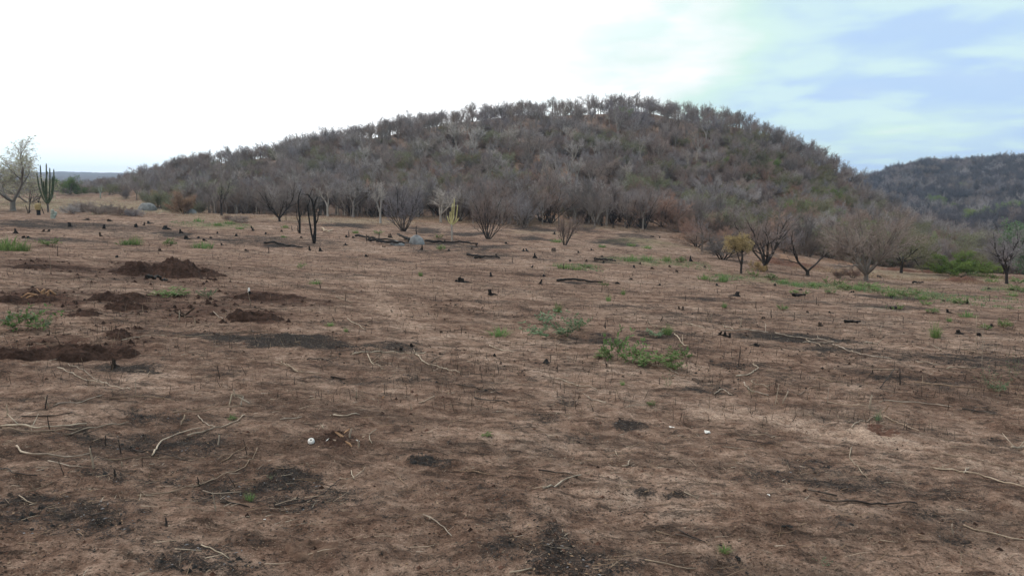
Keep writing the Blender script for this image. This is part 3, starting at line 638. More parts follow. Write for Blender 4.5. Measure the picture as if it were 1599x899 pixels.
def scatter(name, pts, variants, label=None):
    """one mass of trees: points that carry copies of the tree meshes"""
    me = bpy.data.meshes.new(name); me.from_pydata([p[:3] for p in pts], [], [])
    for an, i in (('kindno', 3), ('tall', 4), ('turn', 5), ('wide', 6)):
        A = me.attributes.new(an, 'FLOAT', 'POINT'); A.data.foreach_set('value', [float(p[i]) for p in pts])
    o = link(name, me); kind(o, 'stuff')
    g = bpy.data.node_groups.new(name, 'GeometryNodeTree')
    g.interface.new_socket('Geometry', in_out='INPUT', socket_type='NodeSocketGeometry'); g.interface.new_socket('Geometry', in_out='OUTPUT', socket_type='NodeSocketGeometry')
    gi = g.nodes.new('NodeGroupInput'); go = g.nodes.new('NodeGroupOutput'); J = g.nodes.new('GeometryNodeJoinGeometry')
    def na(nm): q = g.nodes.new('GeometryNodeInputNamedAttribute'); q.data_type = 'FLOAT'; q.inputs['Name'].default_value = nm; return q.outputs['Attribute']
    K, T, A, Wd = na('kindno'), na('tall'), na('turn'), na('wide')
    cr = g.nodes.new('ShaderNodeCombineXYZ'); g.links.new(A, cr.inputs[2])
    mw = g.nodes.new('ShaderNodeMath'); mw.operation = 'MULTIPLY'; g.links.new(T, mw.inputs[0]); g.links.new(Wd, mw.inputs[1])
    cs = g.nodes.new('ShaderNodeCombineXYZ'); g.links.new(mw.outputs[0], cs.inputs[0]); g.links.new(mw.outputs[0], cs.inputs[1]); g.links.new(T, cs.inputs[2])
    for k, src in variants.items():
        cmp = g.nodes.new('FunctionNodeCompare'); cmp.data_type = 'FLOAT'; cmp.operation = 'EQUAL'; g.links.new(K, cmp.inputs[0]); cmp.inputs[1].default_value = float(k); cmp.inputs[12].default_value = .1
        jj = g.nodes.new('GeometryNodeJoinGeometry')
        for so_ in src:
            oi = g.nodes.new('GeometryNodeObjectInfo'); oi.transform_space = 'ORIGINAL'; oi.inputs['Object'].default_value = so_; oi.inputs['As Instance'].default_value = True
            g.links.new(oi.outputs['Geometry'], jj.inputs[0])
        ip = g.nodes.new('GeometryNodeInstanceOnPoints'); g.links.new(gi.outputs[0], ip.inputs['Points']); g.links.new(cmp.outputs[0], ip.inputs['Selection']); g.links.new(jj.outputs[0], ip.inputs['Instance'])
        g.links.new(cr.outputs[0], ip.inputs['Rotation']); g.links.new(cs.outputs[0], ip.inputs['Scale']); g.links.new(ip.outputs[0], J.inputs[0])
    g.links.new(J.outputs[0], go.inputs[0])
    md = o.modifiers.new('scatter', 'NODES'); md.node_group = g
    return o
bpy.context.view_layer.update()
SRC = {}
for o in list(COL.objects):
    if o.type == 'EMPTY' and o.get('group') == 'trees of the wooded hillside':
        ch = [c for c in o.children]
        for k, (a, b) in VAR.items():
            if k not in SRC and any(c.data == a for c in ch): SRC[k] = [c for c in ch]
rest = [(x, y, float(z) - .05, k if k in SRC else 5, h, rnd.uniform(0, 6.28), rnd.uniform(.95, 1.3)) for (x, y, k, h), z in list(zip(HT, zs))[NIND:]]
print('hill trees', len(HT), 'kinds with source', sorted(SRC), 'stuff', len(rest))
scatter('woodland', rest, SRC)
# far hills to the east, and the dark line of wood past the pale field
far = []
y = 300.0
while y < 770:
    step = 5.2; x = .30 * y
    while x < .74 * y:
        px, py = x + rnd.uniform(-.5, .5) * step, y + rnd.uniform(-.5, .5) * step; x += step
        if rnd.random() < .10: continue
        r = rnd.random(); far.append((px, py, 11 if r < .004 else rnd.choice([16, 16, 17, 17, 17, 3, 1]), rnd.choice([3.2, 4.5, 5.5, 7.5]) * rnd.uniform(.8, 1.2)))
    y += step
for cl in ((1485, 332, 4), (1458, 320, 3), (1585, 335, 4)):
    p = ground_at(cl[0], cl[1], 250)
    for _ in range(cl[2]): far.append((p.x + rnd.uniform(-4, 4), p.y + rnd.uniform(-4, 4), 11, rnd.uniform(5, 7)))
zf = height(np.array([t[0] for t in far]), np.array([t[1] for t in far]))
scatter('far_woodland', [(x, y, float(z) - .1, k if k in SRC else 5, h, rnd.uniform(0, 6.28), rnd.uniform(1.0, 1.4)) for (x, y, k, h), z in zip(far, zf)], SRC)
# pale outcrops on the far hill
for px, py, wpx, lab in [(1423, 262, 9, 'pale rock outcrop high on the far hillside, the larger one below the crest'), (1489, 252, 6, 'small pale rock outcrop on the crest of the far hill')]:
    p = ground_at(px, py, 280); rn = random.Random(px); o_ = thing('rock_outcrop', lab, 'rock', p, 0)
    for q in range(3):
        b = MB(); s = wpx * m_per_px(p) * rn.uniform(.28, .5)
        for a in range(5):
            for c in range(7):
                th, ph = a / 4 * PI * .6, c / 7 * 2 * PI; rr = s * rn.uniform(.75, 1.15)
                b.v.append(Vector((rr * math.sin(th) * math.cos(ph), rr * math.sin(th) * math.sin(ph), rr * 1.5 * math.cos(th))))
        for a in range(4):
            for c in range(7): b.f.append((a * 7 + c, (a + 1) * 7 + c, (a + 1) * 7 + (c + 1) % 7, a * 7 + (c + 1) % 7)); b.mi.append(0)
        link('boulder', b.mesh('boulder', M['rock_pale']), o_, (rn.uniform(-.8, .8) * s * 1.6, rn.uniform(-1, .3) * s, 1.5 + rn.uniform(-.3, 1) * s))
# ------------------------------------------------------------------ trees that stand in front of the wood
def near_tree(name, px, py, hpx, form, seed, mats, label, over=None, wide=1.0, group=None, cat='tree', lean=None):
    p = ground_at(px, py); H = hpx * m_per_px(p)
    return plant_tree(name, label, cat, variant(form, seed, over, 1.0, mats=mats), p - Vector((0, 0, .03)), H, seed * 1.7, group, wide, lean)
GT, GS = 'lone trees at the edge of the field', 'shrubs at the edge of the field'
near_tree('bare_tree', 1352, 438, 112, 'spread', 101, ('bark_mid', 'twig_brown', 'leaf_olive'), 'large spreading leafless tree with grey limbs fanning out from its base', dict(n=(6, 5, 7, 4), stems=10, stem_ang=(8, 56), rmin=.0019), 1.12, GT)
near_tree('bare_tree', 1196, 422, 88, 'spread', 102, ('bark_dark', 'twig_grey', 'leaf_olive'), 'dark-limbed leafless tree close behind the yellow-topped tree', dict(stems=6, stem_ang=(12, 50)), 1.1, GT)
near_tree('yellow_topped_tree', 1157, 427, 62, 'ghost', 103, ('bark_dark', 'twig_brown', 'leaf_yellow'), 'small dark tree with a tuft of straw-yellow dry leaves on top', dict(stems=3, stem_ang=(4, 20), len0=.6, leaves=5, leaf_l=.045, leaf_w=.022, t0=(.65, .3, .2)), 1.0, GT)
near_tree('bare_tree', 1261, 430, 74, 'ghost', 104, ('bark_dark', 'twig_brown', 'leaf_olive'), 'small dark crooked tree forking low in a V before the earth bank', dict(stems=2, stem_ang=(30, 48), bole=.1, n=(4, 5, 7), rmin=.0022), 1.15, GT)
near_tree('umbrella_tree', 1407, 426, 66, 'tall', 105, ('bark_dark', 'twig_olive', 'leaf_olive'), 'small flat-topped dark tree rising from the tan dry grass', dict(stems=5, stem_ang=(35, 62), trop=(0, .01, .02, 0, 0), leaves=.6, leaf_l=.03, leaf_w=.016), 1.2, GT)
near_tree('bare_tree', 1572, 443, 88, 'tall', 106, ('bark_dark', 'twig_grey', 'leaf_olive'), 'leafless tree with a thick dark bole beside the reddish earth heap', dict(stems=5, stem_ang=(8, 40), bole=.22), 1.1, GT)
near_tree('leafy_tree', 1628, 436, 92, 'leafy', 107, ('bark', 'twig_brown', 'leaf_blue'), 'leafy green tree cut off by the edge of the view behind the thick-boled bare tree', dict(leaves=5, bole=.2), 1.1, GT)
near_tree('green_bush', 1492, 431, 36, 'leafy', 108, ('bark', 'twig_brown', 'leaf_lime'), 'broad bright green bush behind the reddish earth heap', dict(leaves=6), 1.7, GS, 'bush')
near_tree('green_bush', 1462, 425, 26, 'leafy', 128, ('bark', 'twig_brown', 'leaf_olive'), 'dull olive bush touching the broad bright green bush', dict(leaves=4), 1.5, GS, 'bush')
near_tree('snag', 1096, 393, 62, 'ghost', 109, ('bark', 'twig_grey', 'leaf_olive'), 'sparse half-dead tree with few twigs standing on the pale slope', dict(stems=2, stem_ang=(4, 34), n=(3, 4, 5)), .9, GT)
for px, py, h, sd, m, lab in [(630, 361, 74, 110, 'twig_grey', 'grey vase-shaped leafless tree standing nearest the pair of grey boulders'), (762, 373, 72, 111, 'twig_brown', 'brown vase-shaped leafless tree beside the yellow cactus'), (882, 383, 50, 112, 'twig_brown', 'small purplish-brown vase-shaped tree alone on the bare slope')]:
    near_tree('bare_tree', px, py, h, 'vase', sd, ('bark_dark', m, 'leaf_olive'), lab, dict(stems=11) if h > 60 else dict(stems=8), 1.0, GT)
near_tree('bare_tree', 437, 346, 60, 'spread', 113, ('bark_dark', 'twig_grey', 'leaf_olive'), 'grey leafless tree at the wood edge behind the two burnt trees', None, 1.0, GT)
near_tree('pale_tree', 594, 348, 66, 'ghost', 114, ('bark_pale', 'twig_pale', 'leaf_olive'), 'slim whitish leafless tree at the wood edge with an upright stem', dict(stems=2, stem_ang=(2, 16)), .8, GT)
near_tree('pale_tree', 688, 347, 54, 'ghost', 115, ('bark_pale', 'twig_pale', 'leaf_olive'), 'whitish crooked tree spreading behind the yellow cactus', dict(stems=4), 1.3, GT)
near_tree('bare_tree', 818, 356, 50, 'vase', 116, ('bark', 'twig_grey', 'leaf_olive'), 'grey many-stemmed tree where the rusty gully meets the field', None, 1.1, GT)
near_tree('reddish_scrub', 1037, 354, 48, 'scrub', 117, ('bark', 'twig_red', 'leaf_olive'), 'rounded pinkish-brown scrub tree at the foot of the bare slope', None, 1.35, GS, 'shrub')
near_tree('bare_tree', 968, 347, 48, 'ghost', 118, ('bark_dark', 'twig_grey', 'leaf_olive'), 'dark crooked leaning tree beside the pinkish-brown scrub', dict(stems=2, n=(4, 5, 7), rmin=.0022), 1.1, GT)
near_tree('scrub', 1088, 386, 26, 'scrub', 119, ('bark_dark', 'twig_brown', 'leaf_olive'), 'low dark brushy shrub crouching beside the half-dead tree', None, 1.9, GS, 'shrub')
near_tree('scrub', 1128, 405, 46, 'scrub', 120, ('bark_dark', 'twig_grey', 'leaf_olive'), 'grey brushy thicket between half-dead tree and yellow-topped tree', None, 1.4, GS, 'shrub')
near_tree('dry_bush', 1309, 434, 16, 'scrub', 121, ('bark_dark', 'twig_brown', 'leaf_olive'), 'small dark dry bush near the foot of the large spreading tree', None, 1.3, GS, 'bush')
near_tree('dry_bush', 1332, 434, 20, 'scrub', 122, ('bark', 'twig_red', 'leaf_olive'), 'reddish dry bush between the small dark bush and the large spreading tree', None, 1.3, GS, 'bush')
near_tree('dry_bush', 1185, 424, 17, 'leafy', 123, ('bark', 'twig_red', 'leaf_yellow'), 'little straw-yellow dry bush under the dark-limbed tree', dict(leaves=3), 1.0, GS, 'bush')
near_tree('rust_bush', 287, 334, 34, 'scrub', 124, ('bark_dark', 'twig_red', 'leaf_rust'), 'rust-brown leafy shrub leaning over the smaller grey boulder', dict(leaves=.5, leaf_l=.035, leaf_w=.02), 1.25, GS, 'shrub')
near_tree('yellow_bush', 247, 318, 20, 'leafy', 125, ('bark', 'twig_red', 'leaf_yellow'), 'small yellow-tan shrub behind the larger pale boulder', None, 1.1, GS, 'shrub')
near_tree('sparse_tree', 346, 337, 58, 'ghost', 126, ('bark_dark', 'twig_olive', 'leaf_olive'), 'thin sparse greenish tree at the wood edge past the rust-brown shrub', dict(stems=2, stem_ang=(2, 18), leaves=.3, leaf_l=.03, leaf_w=.02), .85, GT)
near_tree('pale_leafy_tree', 20, 329, 106, 'ghost', 131, ('bark_mid', 'twig_pale', 'leaf_pale'), 'wide pale tree with a forked trunk and thin whitish-green leaves at the field edge', dict(levels=5, r0=.017, stems=4, stem_ang=(20, 54), bole=.14, len0=.46, n=(5, 5, 6, 3), seg=(6, 5, 4, 2, 1), gnarl=(.22, .28, .3, .2, 0), trop=(.05, .05, .04, .02, 0), t0=(.4, .3, .2, .1), ang=(38, 42, 44, 44), ratio=(.55, .58, .55, .6), rr=(.6, .6, .5, .7), leaves=.7, leaf_l=.022, leaf_w=.014, rmin=.0018), 1.5, GT)
near_tree('pale_leafy_tree', 46, 316, 48, 'leafy', 132, ('bark', 'twig_grey', 'leaf_pale'), 'low pale leafy shrub tree between the wide pale tree and the tall cactus', dict(leaves=1), 1.2, GT)
near_tree('green_tree', 108, 303, 27, 'leafy', 133, ('bark', 'twig_brown', 'leaf_green'), 'small green tree before the far wood past the tall cactus', None, 1.3, GT)
for k, (px, py, h, w, m) in enumerate([(112, 333, 16, 1.6, 'twig_grey'), (132, 331, 17, 1.8, 'twig_grey'), (152, 334, 15, 2.0, 'twig_brown'), (172, 333, 15, 2.0, 'twig_grey'), (192, 336, 16, 1.9, 'twig_brown'), (208, 338, 13, 2.0, 'twig_grey')]):
    near_tree('low_brush', px, py, h, 'scrub', 140 + k, ('bark', m, 'leaf_olive'), 'low grey-brown dry brush in the row between tall cactus and pale boulder', dict(stems=11, stem_ang=(5, 65)), w, 'row of low dry brush before the pale field', 'shrub')
near_tree('low_brush', 376, 347, 11, 'scrub', 150, ('bark_dark', 'twig_brown', 'leaf_olive'), 'flat brown brush lying low in front of the thin sparse tree', None, 2.6, GS, 'shrub')
near_tree('low_brush', 356, 343, 8, 'scrub', 151, ('bark_dark', 'twig_red', 'leaf_olive'), 'very low reddish brush next to the flat brown brush', None, 2.6, GS, 'shrub')

# ------------------------------------------------------------------ burnt trees, cacti, stumps with a shape of their own (outline taken in picture units, given real size)
def limbs(name, label, cat, px, py, segs, mat, group=None, part='limb', depth=.15, seed=1, sides=6, parts=True):
    """segs: list of ([(dx, dz) in picture px], r0, r1 in px); first is the trunk"""
    p = ground_at(px, py); k = m_per_px(p); rn = random.Random(seed); root = thing(name, label, cat, p - Vector((0, 0, .03)), 0, 1, group); root.rotation_euler = (0, 0, 0)
    side = Vector((1, -p.x / p.y, 0)).normalized(); dep = Vector((p.x, p.y, 0)).normalized()
    for i, (pts, r0, r1) in enumerate(segs):
        b = MB(); n_ = len(pts); ys = rn.uniform(-1, 1) * depth if i else 0; P = []
        for j, (dx, dz) in enumerate(pts):
            P.append(side * dx * k + Vector((0, 0, dz * k)) + dep * (ys * (j / max(n_ - 1, 1)) * abs(pts[-1][1] - pts[0][1] + 1) * k * 1.2))
        Q = []; RR = []
        for j in range(n_ - 1):
            for s in range(3):
                t = s / 3; Q.append(P[j].lerp(P[j + 1], t) + rv(rn) * k * .25 * (1 if (j or s) else 0)); RR.append((r0 + (r1 - r0) * (j + t) / (n_ - 1)) * .82 * k * rn.uniform(.9, 1.12))
        Q.append(P[-1]); RR.append(r1 * k)
        b.tube(Q, RR, sides)
        link('trunk' if i == 0 else part, b.mesh('trunk' if i == 0 else part, mat if not isinstance(mat, list) else mat[min(i, len(mat) - 1)], True), root)
    return root
Z = lambda pts, ox, oy, q: [((x - ox) / q, (oy - y) / q) for x, y in pts]
q = 7.49
limbs('burnt_tree', 'taller charred tree with two black stems and an arched broken top', 'tree', 490, 380, [
 (Z([(375, 765), (395, 600), (395, 450), (388, 330)], 375, 760, q), 3.0, 2.2), (Z([(372, 740), (355, 640), (335, 500), (325, 400), (320, 310)], 375, 760, q), 2.0, 1.1),
 (Z([(388, 335), (370, 250), (330, 195), (268, 186)], 375, 760, q), 1.9, .7), (Z([(390, 335), (410, 270), (430, 222)], 375, 760, q), 1.7, 1.0), (Z([(390, 560), (428, 480), (440, 388)], 375, 760, q), 1.4, .9),
 (Z([(434, 430), (462, 425)], 375, 760, q), .7, .4), (Z([(345, 215), (368, 160), (386, 122)], 375, 760, q), .7, .3), (Z([(325, 330), (345, 265), (340, 250)], 375, 760, q), .8, .6)], M['char'], 'burnt trees', seed=3)
limbs('burnt_tree', 'thinner charred tree with a ragged single stem behind the taller burnt one', 'tree', 468, 364, [
 (Z([(205, 645), (214, 470), (204, 320), (216, 200), (246, 128)], 208, 640, q), 2.3, .5), (Z([(212, 560), (185, 450), (175, 320)], 208, 640, q), 1.0, .4), (Z([(212, 480), (236, 410), (228, 330)], 208, 640, q), 1.0, .4),
 (Z([(190, 620), (186, 545)], 208, 640, q), .9, .5), (Z([(206, 330), (196, 260)], 208, 640, q), .7, .3), (Z([(210, 270), (235, 230), (240, 190)], 208, 640, q), .6, .2)], M['char'], 'burnt trees', seed=4)
def cactus(name, label, px, py, stems, rpx, mat, trunk, trunk_mat=None, tip=.75):
    p = ground_at(px, py); k = m_per_px(p); root = thing(name, label, 'cactus', p - Vector((0, 0, .03))); rn = random.Random(px)
    side = Vector((1, -p.x / p.y, 0)).normalized(); dep = Vector((p.x, p.y, 0)).normalized(); prof = [1, .80]
    for i, pts in enumerate([trunk] + stems):
        a = rn.uniform(-1, 1) if i else 0; P = []
        m_ = len(pts)
        for j, (dx, dz) in enumerate(pts): P.append(side * dx * k + Vector((0, 0, dz * k)) + dep * a * min(1, j / max(m_ - 1, 1) * 1.6) * rpx * 3.0 * k)
        Q = []
        for j in range(m_ - 1):
            for s in range(4): Q.append(P[j].lerp(P[j + 1], s / 4))
        Q.append(P[-1]); Q.append(P[-1] + Vector((0, 0, rpx * .7 * k)))
        for _ in range(2):
            for j in range(1, len(Q) - 1): Q[j] = (Q[j - 1] + Q[j] * 2 + Q[j + 1]) / 4
        N_ = len(Q); rad = [rpx * k * (1.35 if i == 0 else (.75 + .25 * min(1, j / (N_ * .3))) * (1 - (1 - tip) * (j / N_) ** 2)) for j in range(N_)]; rad[-1] *= .3
        b = MB(); b.tube(Q, rad, 14, prof=prof)
        nm = 'trunk' if i == 0 else 'stem'
        link(nm, b.mesh(nm, trunk_mat if (i == 0 and trunk_mat) else mat, True), root)
    return root
q = 6.2; c0 = lambda pts: Z(pts, 470, 808, q)
cactus('columnar_cactus', 'tall dark green candelabra cactus with upright stems beside the wide pale tree', 75, 331, [c0(t) for t in (
 [(468, 730), (436, 680), (412, 570), (405, 437)], [(468, 725), (446, 640), (435, 500), (438, 365)], [(470, 730), (474, 600), (480, 480), (488, 352)], [(474, 730), (496, 620), (508, 500), (513, 392)],
 [(476, 730), (518, 660), (536, 540), (546, 402)], [(470, 720), (462, 620), (468, 520), (492, 425)], [(474, 725), (508, 640), (524, 560), (528, 470)], [(468, 725), (452, 650), (450, 560), (452, 520)])], 1.08, M['cactus'], c0([(470, 812), (472, 770), (472, 725)]), M['bark'])
q = 4.0; c1 = lambda pts: Z(pts, 1222, 700, q)
cactus('yellow_cactus', 'dead straw-yellow cactus with upright arms on a thin pale trunk', 705.5, 376, [c1(t) for t in (
 [(1222, 600), (1224, 540), (1228, 470)], [(1224, 600), (1250, 570), (1256, 520), (1260, 478)], [(1222, 600), (1204, 580), (1196, 548)], [(1224, 598), (1236, 540), (1240, 440)], [(1220, 598), (1212, 560), (1214, 520)], [(1224, 600), (1245, 588), (1266, 560)], [(1222, 600), (1230, 575), (1238, 545)])], .95, M['cactus_yellow'], c1([(1222, 704), (1222, 650), (1222, 592)]), M['bark_pale'])
q = 6.2; c2 = lambda pts: Z(pts, 975, 690, q)
cactus('pale_cactus', 'tiny pale cactus standing alone far out on the pale dry field', 157, 309, [c2(t) for t in ([(975, 660), (966, 620), (968, 580)], [(976, 660), (986, 620), (986, 575)])], .7, M['cactus_grey'], c2([(975, 695), (975, 655)]))
cactus('cut_cactus', 'grey-green cut cactus stub with a round whitish top near the burnt edge', 83, 341, [[(0, 5), (-.5, 9), (-.3, 13)], [(2, 4), (3.8, 9)]], 2.6, M['cactus_grey'], [(0, -1), (0, 6)], tip=.95)
p = ground_at(60.5, 336); k = m_per_px(p); t_ = thing('cut_stump', 'stump with a tan sawn upper half on a dark charred base by the tall cactus', 'stump', p)
b = MB(); b.tube([Vector((0, 0, -1 * k)), Vector((0, 0, 4 * k)), Vector((0, 0, 8.5 * k))], [3.0 * k, 2.7 * k, 2.9 * k], 9); link('charred_base', b.mesh('charred_base', M['char']), t_)
b = MB(); b.tube([Vector((0, 0, 8.5 * k)), Vector((.3 * k, 0, 13 * k)), Vector((.2 * k, 0, 17.5 * k)), Vector((0, 0, 18.5 * k))], [4.2 * k, 5.0 * k, 4.6 * k, 2.5 * k], 9, prof=[1, .88, 1.05]); link('tan_top', b.mesh('tan_top', M['leaf_yellow']), t_)
GSN = 'small snags by the tall cactus'
limbs('small_snag', 'dark leaning snag with a long broken branch left of the sawn stump'.replace('left of', 'beside'), 'snag', 45, 333, [([(0, -1), (1, 8), (3, 17), (4.5, 26)], 1.4, .6), ([(-1, 0), (-2.5, 9), (-3.5, 13)], .9, .5), ([(1, 2), (4, 6)], .6, .4)], M['bark_dark'], GSN)
limbs('small_snag', 'dark bent snag standing behind the sawn stump', 'snag', 61, 324, [([(0, -1), (0, 9), (2, 16), (5, 21)], 1.7, .6), ([(0, 7), (-3, 14)], .9, .4), ([(0, 3), (-5, 3)], .5, .3)], M['bark_dark'], GSN)
limbs('small_snag', 'thin dark pole leaning out between the sawn stump and the tall cactus', 'snag', 69, 334, [([(0, -1), (-3, 11), (-4, 20)], .9, .5), ([(-2, 8), (-4.5, 12)], .4, .3)], M['bark_dark'], GSN)

# ------------------------------------------------------------------ boulders
def boulder(px, py, w, h, label, mat, seed, name='boulder'):
    p = ground_at(px, py); k = m_per_px(p); b = MB(); nu, nv = 18, 12; rn = random.Random(seed); off = rn.uniform(0, 50)
    for i in range(nv + 1):
        th = i / nv * PI * .62
        for j in range(nu):
            ph = j / nu * 2 * PI; x, y, z = math.sin(th) * math.cos(ph), math.sin(th) * math.sin(ph), math.cos(th)
            r = 1 + .5 * (float(fbm(np.array([x * 1.3 + off + z]), np.array([y * 1.3 + z * 1.7]), 3, seed)[0]) - .5)
            b.v.append(Vector((x * r * w * .5 * k, y * r * w * .42 * k, (z * r) * h * 1.0 * k)))
    for i in range(nv):
        for j in range(nu): b.f.append((i * nu + j, (i + 1) * nu + j, (i + 1) * nu + (j + 1) % nu, i * nu + (j + 1) % nu)); b.mi.append(0)
    return tag(link(name, b.mesh(name, mat, True), None, p, rn.uniform(-.3, .3)), label, 'boulder', 'boulders on the field')
boulder(230, 328, 27, 11, 'larger smooth pale boulder before the small yellow-tan shrub', M['rock'], 1)
boulder(297, 334, 19, 9, 'smaller grey boulder under the rust-brown shrub', M['rock'], 2)
boulder(651, 381, 25, 14, 'tilted pale grey boulder at the end of the charred log pile', M['rock'], 3)
boulder(621, 383, 24, 8, 'flat grey-brown boulder wedged in the charred log pile', M['rock'], 4)
boulder(1378, 322, 5, 4, 'little pale stone among the trees of the lower slope', M['rock_pale'], 5)

# ------------------------------------------------------------------ dug earth heaps
def heap(px, py, w, hpx, depth, label, mat, seed, name='dirt_mound', peaks=((0, 1, .5),), clod=.35, group='heaps of dug earth', ring=False):
    """px, py: middle of its front foot; peaks: (place across -1..1, height, breadth)"""
    p = ground_at(px, py); k = m_per_px(p); wx = w * .5 * k; dy = depth; H = hpx * k * .60; nx, ny = min(130, max(40, int(w * .9))), 44
    ax = Vector((p.x, p.y, 0)).normalized(); sx = Vector((ax.y, -ax.x, 0)); c = p + ax * dy * .75
    u, v = np.meshgrid(np.linspace(-1.1, 1.1, nx), np.linspace(-1.1, 1.1, ny), indexing='ij'); u = u.ravel(); v = v.ravel()
    X = c.x + sx.x * u * wx + ax.x * v * dy; Y = c.y + sx.y * u * wx + ax.y * v * dy
    s = max(wx * .35, .12)
    n1 = fbm(X / s, Y / s, 3, seed) - .5; n2 = fbm(X / (s * .22), Y / (s * .22), 3, seed + 3) - .5; n3 = vnoise(X / (s * .09), Y / (s * .09), seed + 5) - .5
    d = np.sqrt(u * u + v * v) + n1 * .55
    body = np.maximum(0, 1 - sstep(.25, 1.12, d))
    pk = np.zeros_like(u)
    for a, hh, bw in peaks: pk = np.maximum(pk, hh * np.exp(-((u - a) / bw) ** 2))
    if ring: pk = 1 - .9 * np.exp(-((u / .42) ** 2 + (v / .42) ** 2))
    pk = np.minimum(pk, 1) ** .8 * (1 + .55 * np.sin(u * 9 + n1 * 9 + seed) * .35); body = np.minimum(body * 1.35, 1)
    z = H * (body * pk * (1 + .6 * n1) + clod * body ** .5 * (n2 * 1.5 + n3 * .75)) * sstep(1.06, .75, np.sqrt(u * u + v * v)) - .025 - .05 * sstep(.85, 1.1, np.sqrt(u * u + v * v))
    Zg = height(X, Y) + z
    me = bpy.data.meshes.new(name); a, b_ = np.meshgrid(np.arange(nx - 1), np.arange(ny - 1), indexing='ij'); a = a.ravel(); b_ = b_.ravel()
    me.from_pydata(np.stack([X - c.x, Y - c.y, Zg - c.z], 1).tolist(), [], np.stack([a * ny + b_, (a + 1) * ny + b_, (a + 1) * ny + b_ + 1, a * ny + b_ + 1], 1).tolist())
    me.materials.append(mat); me.polygons.foreach_set('use_smooth', [True] * len(me.polygons))
    return tag(link(name, me, None, c), label, 'dirt mound', group)
D = M['soil_dug']
heap(268, 433, 200, 38, 1.3, 'largest dark brown heap of dug earth with a peaked crest', D, 1, peaks=((.0, 1, .34), (-.5, .70, .5), (.6, .42, .5), (.28, .85, .2)))
heap(190, 470, 118, 20, .7, 'dark dug heap below the largest heap with a black log sticking out', D, 2, peaks=((-.5, .9, .5), (.3, .8, .5)))
heap(196, 485, 96, 18, .5, 'dark cloddy dug heap touching the dark forked root', D, 3, peaks=((0, .9, .6),))
heap(128, 494, 72, 13, .35, 'small blackish dug heap between the leafy weed and the forked root', D, 4, peaks=((.2, .8, .7),))
heap(420, 470, 150, 13, .55, 'long low dug heap around the small white-topped stump', D, 5, peaks=((-.3, .9, .5), (.6, .6, .4)))
heap(398, 501, 112, 21, .5, 'rounded dark dug heap in front of the white-topped stump', D, 6, peaks=((-.3, .9, .6), (.5, .7, .5)))
heap(45, 474, 110, 17, .5, 'dark dug bank under the torn orange-brown roots', D, 7, peaks=((-.5, .8, .5), (.4, .9, .5)))
heap(96, 562, 270, 30, .42, 'long dark bank of dug earth cut off by the edge of the view', D, 8, peaks=((-.7, .9, .7), (.2, 1, .7), (.75, 1.1, .25)))
heap(185, 530, 62, 16, .55, 'narrow dark dug ridge running back from the long bank', D, 9, peaks=((0, .8, .6),))
heap(80, 420, 170, 8, .9, 'low flat spread of dug red-brown earth beyond the torn roots', D, 10, peaks=((-.4, .8, .5), (.5, .7, .5)))
heap(1502, 440, 74, 13, 1.1, 'reddish earth heap in front of the broad green bush', M['soil_red'], 11, peaks=((0, .9, .8),), clod=.2)
heap(1378, 682, 100, 11, .26, 'low reddish soil hump under the green tuft with arching stalks', M['soil_red'], 12, peaks=((0, .8, .8),), clod=.10)
heap(487, 874, 118, 24, .2, 'ring-shaped sandy anthill at the front of the field', M['soil_sand'], 13, name='anthill', clod=.10, ring=True)
heap(525, 697, 100, 14, .30, 'shallow dug spot strewn with pale root chips', D, 14, peaks=((0, .8, .6),), clod=.5)
heap(598, 646, 30, 8, .08, 'small dark lump of dug earth behind the pale root chips', D, 15, peaks=((0, 1, .5),))
heap(660, 729, 96, 11, .18, 'flat pile of black charcoal crumbs in the middle of the foreground', M['char'], 16, name='charcoal_pile', clod=.6, peaks=((0, .7, .7),), group=None)
heap(1080, 669, 60, 5, .15, 'low crumbly soil hump just in front of the small white scrap', M['soil_red'], 17, clod=.3)
heap(1425, 425, 120, 9, .9, 'low reddish earth bank behind the tan dry grass', M['soil_red'], 18, peaks=((-.3, .8, .5), (.4, .6, .5)), clod=.25)
heap(1235, 416, 120, 12, 2.2, 'orange-tan earth bank behind the small V-forked tree', M['soil_red'], 19, peaks=((-.4, 1, .5), (.5, .8, .5)), clod=.18)
